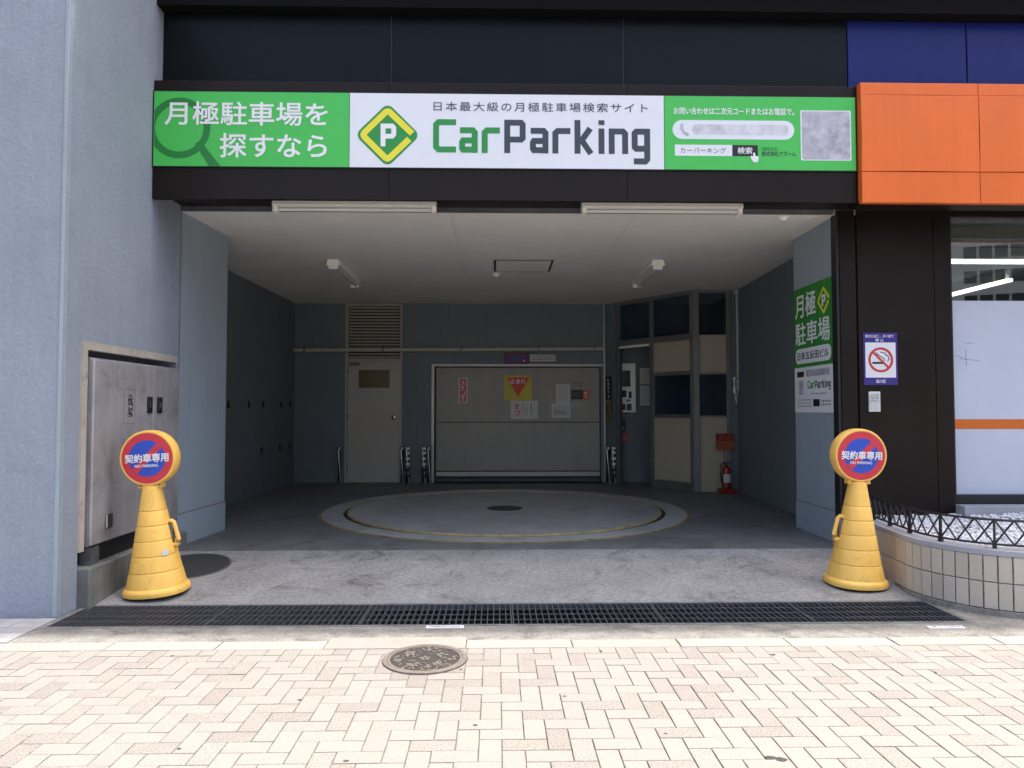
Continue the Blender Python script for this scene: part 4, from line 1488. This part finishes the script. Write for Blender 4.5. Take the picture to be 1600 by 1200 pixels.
GY = 12.8985
def sheet(name, label, cat, x0, x1, z0, z1, m, y=GY, group=None, t=.004):
    r = thing(name, label, cat, (x0, y, z0), 0, group)
    box('sheet', 0, x1 - x0, -t, 0, 0, z1 - z0, m, r)
    return r, x1 - x0, z1 - z0, -t - .0002
r, w, h, yy = sheet('warning_strip', 'narrow upright red and white warning strip on the lift gate', 'notice', -.705, -.535, 1.56, 2.02, 'paper')
for k in range(4):
    plate('red_square', rect(.03, w - .03, .022 + k * .105, .118 + k * .105), yy - .001, yy, 'red', r)
scribble('characters', .045, w - .045, .025, .44, 4, 1, yy - .001, 'white', r, w=.012, seed=12)
r, w, h, yy = sheet('stop_sign', 'yellow square sign with red downward triangle on the lift gate', 'sign', .13, .625, 1.605, 2.055, 'sticker_y')
plate('red_triangle', [(.035, h - .03), (w - .035, h - .03), (w / 2, .06)][::-1], yy - .001, yy, 'sticker_r', r)
text('lettering', '止まれ', .105, w - .105, h - .145, h - .06, yy - .0012, 'white', r, bold=.02)
r, w, h, yy = sheet('double_notice', 'white double notice with red and black characters under the yellow stop sign', 'notice', .245, .74, 1.27, 1.600, 'paper', y=GY)
scribble('red_characters', .06, .18, .05, .29, 2, 1, yy, 'red', r, w=.022, seed=2)
scribble('black_characters', .195, .22, .14, .30, 6, 1, yy, 'ink', r, seed=5)
strokes('fold', [[(.235, .01), (.235, h - .01)]], .005, yy - .0005, yy, 'zinc', r)
scribble('black_characters', .345, .405, .06, .27, 5, 1, yy, 'ink', r, seed=6)
scribble('small_print', .26, .31, .05, .28, 7, 2, yy, 'zinc', r, seed=7)
r, w, h, yy = sheet('paper_notice', 'upright white paper notice on the right half of the lift gate', 'notice', 1.07, 1.322, 1.556, 1.90, 'paper')
scribble('small_print', .03, w - .03, .03, h - .03, 9, 8, yy, 'zinc', r, seed=8)
r, w, h, yy = sheet('paper_notice', 'wide white paper notice directly below the upright paper on the lift gate', 'notice', .986, 1.333, 1.29, 1.5535, 'paper')
scribble('small_print', .03, w - .03, .03, h - .03, 6, 9, yy, 'zinc', r, seed=10)
scribble('bold_print', .04, w - .06, .06, .13, 1, 6, yy - .0012, 'ink', r, seed=11)
r, w, h, yy = sheet('dark_notice', 'black notice with red right end on the lift gate', 'notice', 1.345, 1.665, 1.626, 1.80, 'ink')
plate('red_end', rect(.21, w, 0, h), yy - .001, yy, 'sticker_r', r)
scribble('characters', .225, w - .01, .02, h - .02, 3, 1, yy - .001, 'white', r, seed=13)
scribble('characters', .03, .17, .04, .13, 2, 3, yy, 'zinc', r, seed=14)
r, w, h, yy = sheet('pale_label', 'pale label with dark characters above the black notice on the lift gate', 'label', 1.345, 1.565, 1.83, 1.97, 'gate')
scribble('characters', .02, w - .02, .015, h - .02, 2, 5, yy, 'ink', r, seed=15)
r, w, h, yy = sheet('pale_label', 'pale scuffed label below the black notice on the lift gate', 'label', 1.345, 1.565, 1.475, 1.600, 'gate')
scribble('characters', .02, w - .02, .015, h - .02, 2, 5, yy, 'paper', r, seed=16)
# indicator lamp box and its label above the gate
ib = thing('indicator_box', 'red and violet indicator lamp box above the lift gate', 'lamp box', (.139, 12.849, 2.268))
box('case', 0, .43, -.09, 0, 0, .185, 'ext_band', ib, bev=.008)
box('display', .045, .385, -.094, -.0905, .03, .155, 'purple', ib, bev=.002)
lathe('lens', [(-.105, .012, .012), (-.095, .018, .018)], 'white', ib, 16, axis='Y', c=(.345, 0, .055))
r, w, h, yy = sheet('indicator_label', 'narrow white label beside the indicator box above the gate', 'label', .592, 1.055, 2.315, 2.435, 'paper', y=12.8495)
scribble('characters', .02, w - .02, .015, h - .015, 2, 11, yy, 'ink', r, seed=17)

# ------------------------------------------------------------------ attendant booth
bo = thing('attendant_booth', 'aluminium framed booth with beige panels in the back right corner', 'booth', (0, 0, 0))
TH = math.atan2(11.30 - 12.85, 3.11 - 1.95)
MX = Matrix.Translation((1.965, 12.845, 0)) @ Matrix.Rotation(TH, 4, 'Z')
def bb(name, s0, s1, y0, y1, z0, z1, m, bev=0.0):
    return box(name, s0, s1, y0, y1, z0, z1, m, bo, bev, MX)
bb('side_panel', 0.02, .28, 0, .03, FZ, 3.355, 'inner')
bb('post', .281, .362, -.02, .05, FZ, 3.355, 'alu', .004)
bb('mullion', 1.055, 1.135, -.02, .05, FZ, 3.355, 'alu', .004)
bb('post', 1.895, 1.955, -.02, .05, FZ, 3.355, 'alu', .004)
bb('top_rail', .363, 1.054, -.015, .045, 3.29, 3.355, 'alu')
bb('top_rail', 1.136, 1.894, -.015, .045, 3.29, 3.355, 'alu')
bb('transom', .363, 1.054, -.015, .045, 2.565, 2.665, 'alu')
bb('transom', 1.136, 1.894, -.015, .045, 2.565, 2.665, 'alu')
bb('pane', .363, 1.054, .012, .018, 2.666, 3.289, 'dark_glass')
bb('pane', 1.136, 1.894, .012, .018, 2.666, 3.289, 'dark_glass')
bb('beige_panel', 1.136, 1.894, 0, .024, 2.062, 2.564, 'beige', .004)
bb('mid_rail', 1.136, 1.894, -.015, .045, 2.005, 2.0615, 'alu')
bb('pane', 1.136, 1.894, .012, .018, 1.362, 2.0045, 'dark_glass')
bb('mid_rail', 1.136, 1.894, -.015, .045, 1.305, 1.3615, 'alu')
bb('beige_panel', 1.136, 1.894, 0, .024, .272, 1.3045, 'beige', .004)
bb('bottom_rail', 1.136, 1.894, -.015, .045, FZ, .2715, 'alu')
bb('door_track', .363, 1.054, -.03, -.016, 2.52, 2.56, 'fixture')
def fb(name, x0, x1, z0, z1, m, y0=11.30, y1=11.35, bev=0.0):
    return box(name, x0, x1, y0, y1, z0, z1, m, bo, bev)
fb('corner_post', 3.135, 3.225, FZ, 3.357, 'alu', 11.255, 11.36, .006)
fb('post', 3.676, 3.735, FZ, 3.357, 'alu', 11.28, 11.36, .004)
fb('top_rail', 3.226, 3.675, 3.315, 3.357, 'alu')
fb('pane', 3.226, 3.675, 2.642, 3.3145, 'dark_glass', 11.32, 11.326)
fb('beige_panel', 3.226, 3.675, 2.036, 2.6415, 'beige', 11.31, 11.335, .004)
fb('mid_rail', 3.226, 3.675, 2.005, 2.0355, 'alu')
fb('pane', 3.226, 3.675, 1.345, 2.0045, 'dark_glass', 11.32, 11.326)
fb('mid_rail', 3.226, 3.675, 1.315, 1.3445, 'alu')
fb('beige_panel', 3.226, 3.675, FZ, 1.3145, 'beige', 11.31, 11.335, .004)
fb('end_panel', 3.7355, 3.87, FZ, 3.357, 'inner', 11.31, 11.34)
# things in and on the booth
cp = thing('control_panel', 'white lift control panel with screen and buttons seen through the booth doorway', 'control panel', (2.199, 12.849, 1.385))
box('case', 0, .30, -.09, 0, 0, .89, 'fixture', cp, bev=.012)
box('screen', .04, .20, -.095, -.0905, .47, .76, 'window_far', cp)
for x, z, w, h, m in ((.03, .28, .10, .12, 'ink'), (.17, .26, .05, .12, 'ink'), (.13, .20, .07, .04, 'zinc'), (.03, .05, .08, .10, 'ink'), (.13, .04, .09, .12, 'slate')):
    box('button_plate', x, x + w, -.096, -.0905, z, z + h, m, cp, bev=.002)
r, w, h, yy = sheet('instruction_sheet', 'upper grey instruction sheet on the wall inside the booth doorway', 'notice', 2.595, 2.805, 1.905, 2.195, 'paper', y=12.849)
scribble('small_print', .02, w - .02, .02, h - .02, 7, 6, yy, 'zinc', r, seed=18)
r, w, h, yy = sheet('instruction_sheet', 'lower grey instruction sheet on the wall inside the booth doorway', 'notice', 2.595, 2.800, 1.515, 1.872, 'paper', y=12.849)
scribble('small_print', .02, w - .02, .02, h - .02, 9, 6, yy, 'zinc', r, seed=19)
r, w, h, yy = sheet('red_plate', 'small dark red plate low on the wall inside the booth doorway', 'plate', 2.215, 2.365, .862, 1.0, 'red', y=12.849)
scribble('characters', .02, w - .02, .03, h - .04, 1, 4, yy, 'white', r, seed=20)
bx2 = thing('key_switch_box', 'small black switch box under the white control panel', 'switch', (2.195, 12.849, 1.04))
box('case', 0, .115, -.05, 0, 0, .225, 'black', bx2, bev=.006)
box('rocker', .035, .08, -.058, -.0505, .04, .085, 'fixture', bx2, bev=.003)
vs_ = thing('vertical_label', 'narrow upright label strip with yellow lower half beside the booth door', 'label', (2.0, 12.8, 1.215), TH)
box('strip', 0, .12, -.05, -.045, 0, .82, 'ink', vs_)
plate('yellow_half', rect(.008, .112, .01, .40), -.0512, -.0502, 'yellow_dim', vs_)
scribble('characters', .025, .095, .42, .80, 5, 1, -.0503, 'paper', vs_, w=.012, seed=22)
scribble('characters', .025, .095, .02, .39, 5, 1, -.0514, 'ink', vs_, w=.012, seed=23)
ic = thing('wall_phone', 'cream wall intercom phone beside the booth on the right wall', 'phone', (3.80, 11.305, 1.70))
box('base', .03, .075, -.06, 0, 0.04, .23, 'fixture', ic, bev=.01)
bm = bmesh.new()
b_tube(bm, [(-.01, -.055, .01), (-.025, -.075, .03), (-.028, -.085, .12), (-.025, -.075, .22), (-.01, -.055, .245)], [.024, .024, .017, .024, .024], 10)
obj('handset', bm, 'fixture', ic, smooth=True)
tube('cord', [(-.01, -.05, .0), (.0, -.05, -.10), (.02, -.04, -.16), (.03, -.02, -.08), (.05, -.02, .05)], .006, 'fixture', ic, 6)
cd = thing('conduit', 'ivory conduit rising from the wall phone to the ceiling', 'pipe', (3.842, 11.25, 1.95))
tube('pipe', [(0, 0, 0), (0, 0, 1.34)], .022, 'pipe', cd, 10)
box('junction_box', -.05, .035, -.04, .04, 1.335, 1.405, 'pipe', cd, bev=.006)
# fire extinguisher, its stand and its plate
fs = thing('extinguisher_plate', 'red and orange fire extinguisher plate on a rod above the extinguisher', 'sign', (3.605, 11.22, .80))
box('plate', -.14, .14, -.004, .004, 0, .26, 'ext_orange', fs)
plate('red_field', rect(-.138, .138, .145, .258), -.0055, -.0042, 'ext_band', fs)
text('lettering', '消火器', -.10, .10, .165, .235, -.0056, 'ext_orange', fs, bold=.02)
tube('rod', [(0, .012, -.62), (0, .012, .03)], .006, 'black', fs, 6)
fx2 = thing('fire_extinguisher', 'red fire extinguisher with black hose on a red stand by the booth', 'fire extinguisher', (3.60, 11.13, FZ))
box('stand', -.13, .13, -.11, .075, 0, .075, 'ext_red', fx2, bev=.006)
lathe('cylinder', [(.076, .06, .06), (.082, .066, .066), (.36, .066, .066), (.395, .058, .058), (.42, .03, .03), (.44, .02, .02)], 'ext_red', fx2, 28)
lathe('valve', [(.44, .018, .018), (.47, .02, .02), (.475, .012, .012)], 'zinc', fx2, 14)
hv = bmesh.new()
b_box(hv, -.012, .085, -.01, .01, .478, .488)
b_box(hv, -.012, .075, -.01, .01, .455, .463)
obj('lever', hv, 'black', fx2)
tube('hose', [(-.015, -.01, .465), (-.06, -.02, .48), (-.095, -.025, .42), (-.10, -.03, .30), (-.085, -.03, .16)], .011, 'black', fx2, 8)
bm = bmesh.new()
for k in range(9):
    t0, t1 = R(-150 + k * 13.3), R(-150 + (k + 1) * 13.3)
    bm.faces.new([bm.verts.new((.0668 * math.cos(t), .0668 * math.sin(t), z)) for t, z in ((t0, .17), (t1, .17), (t1, .30), (t0, .30))])
obj('label_band', bm, 'paper', fx2)
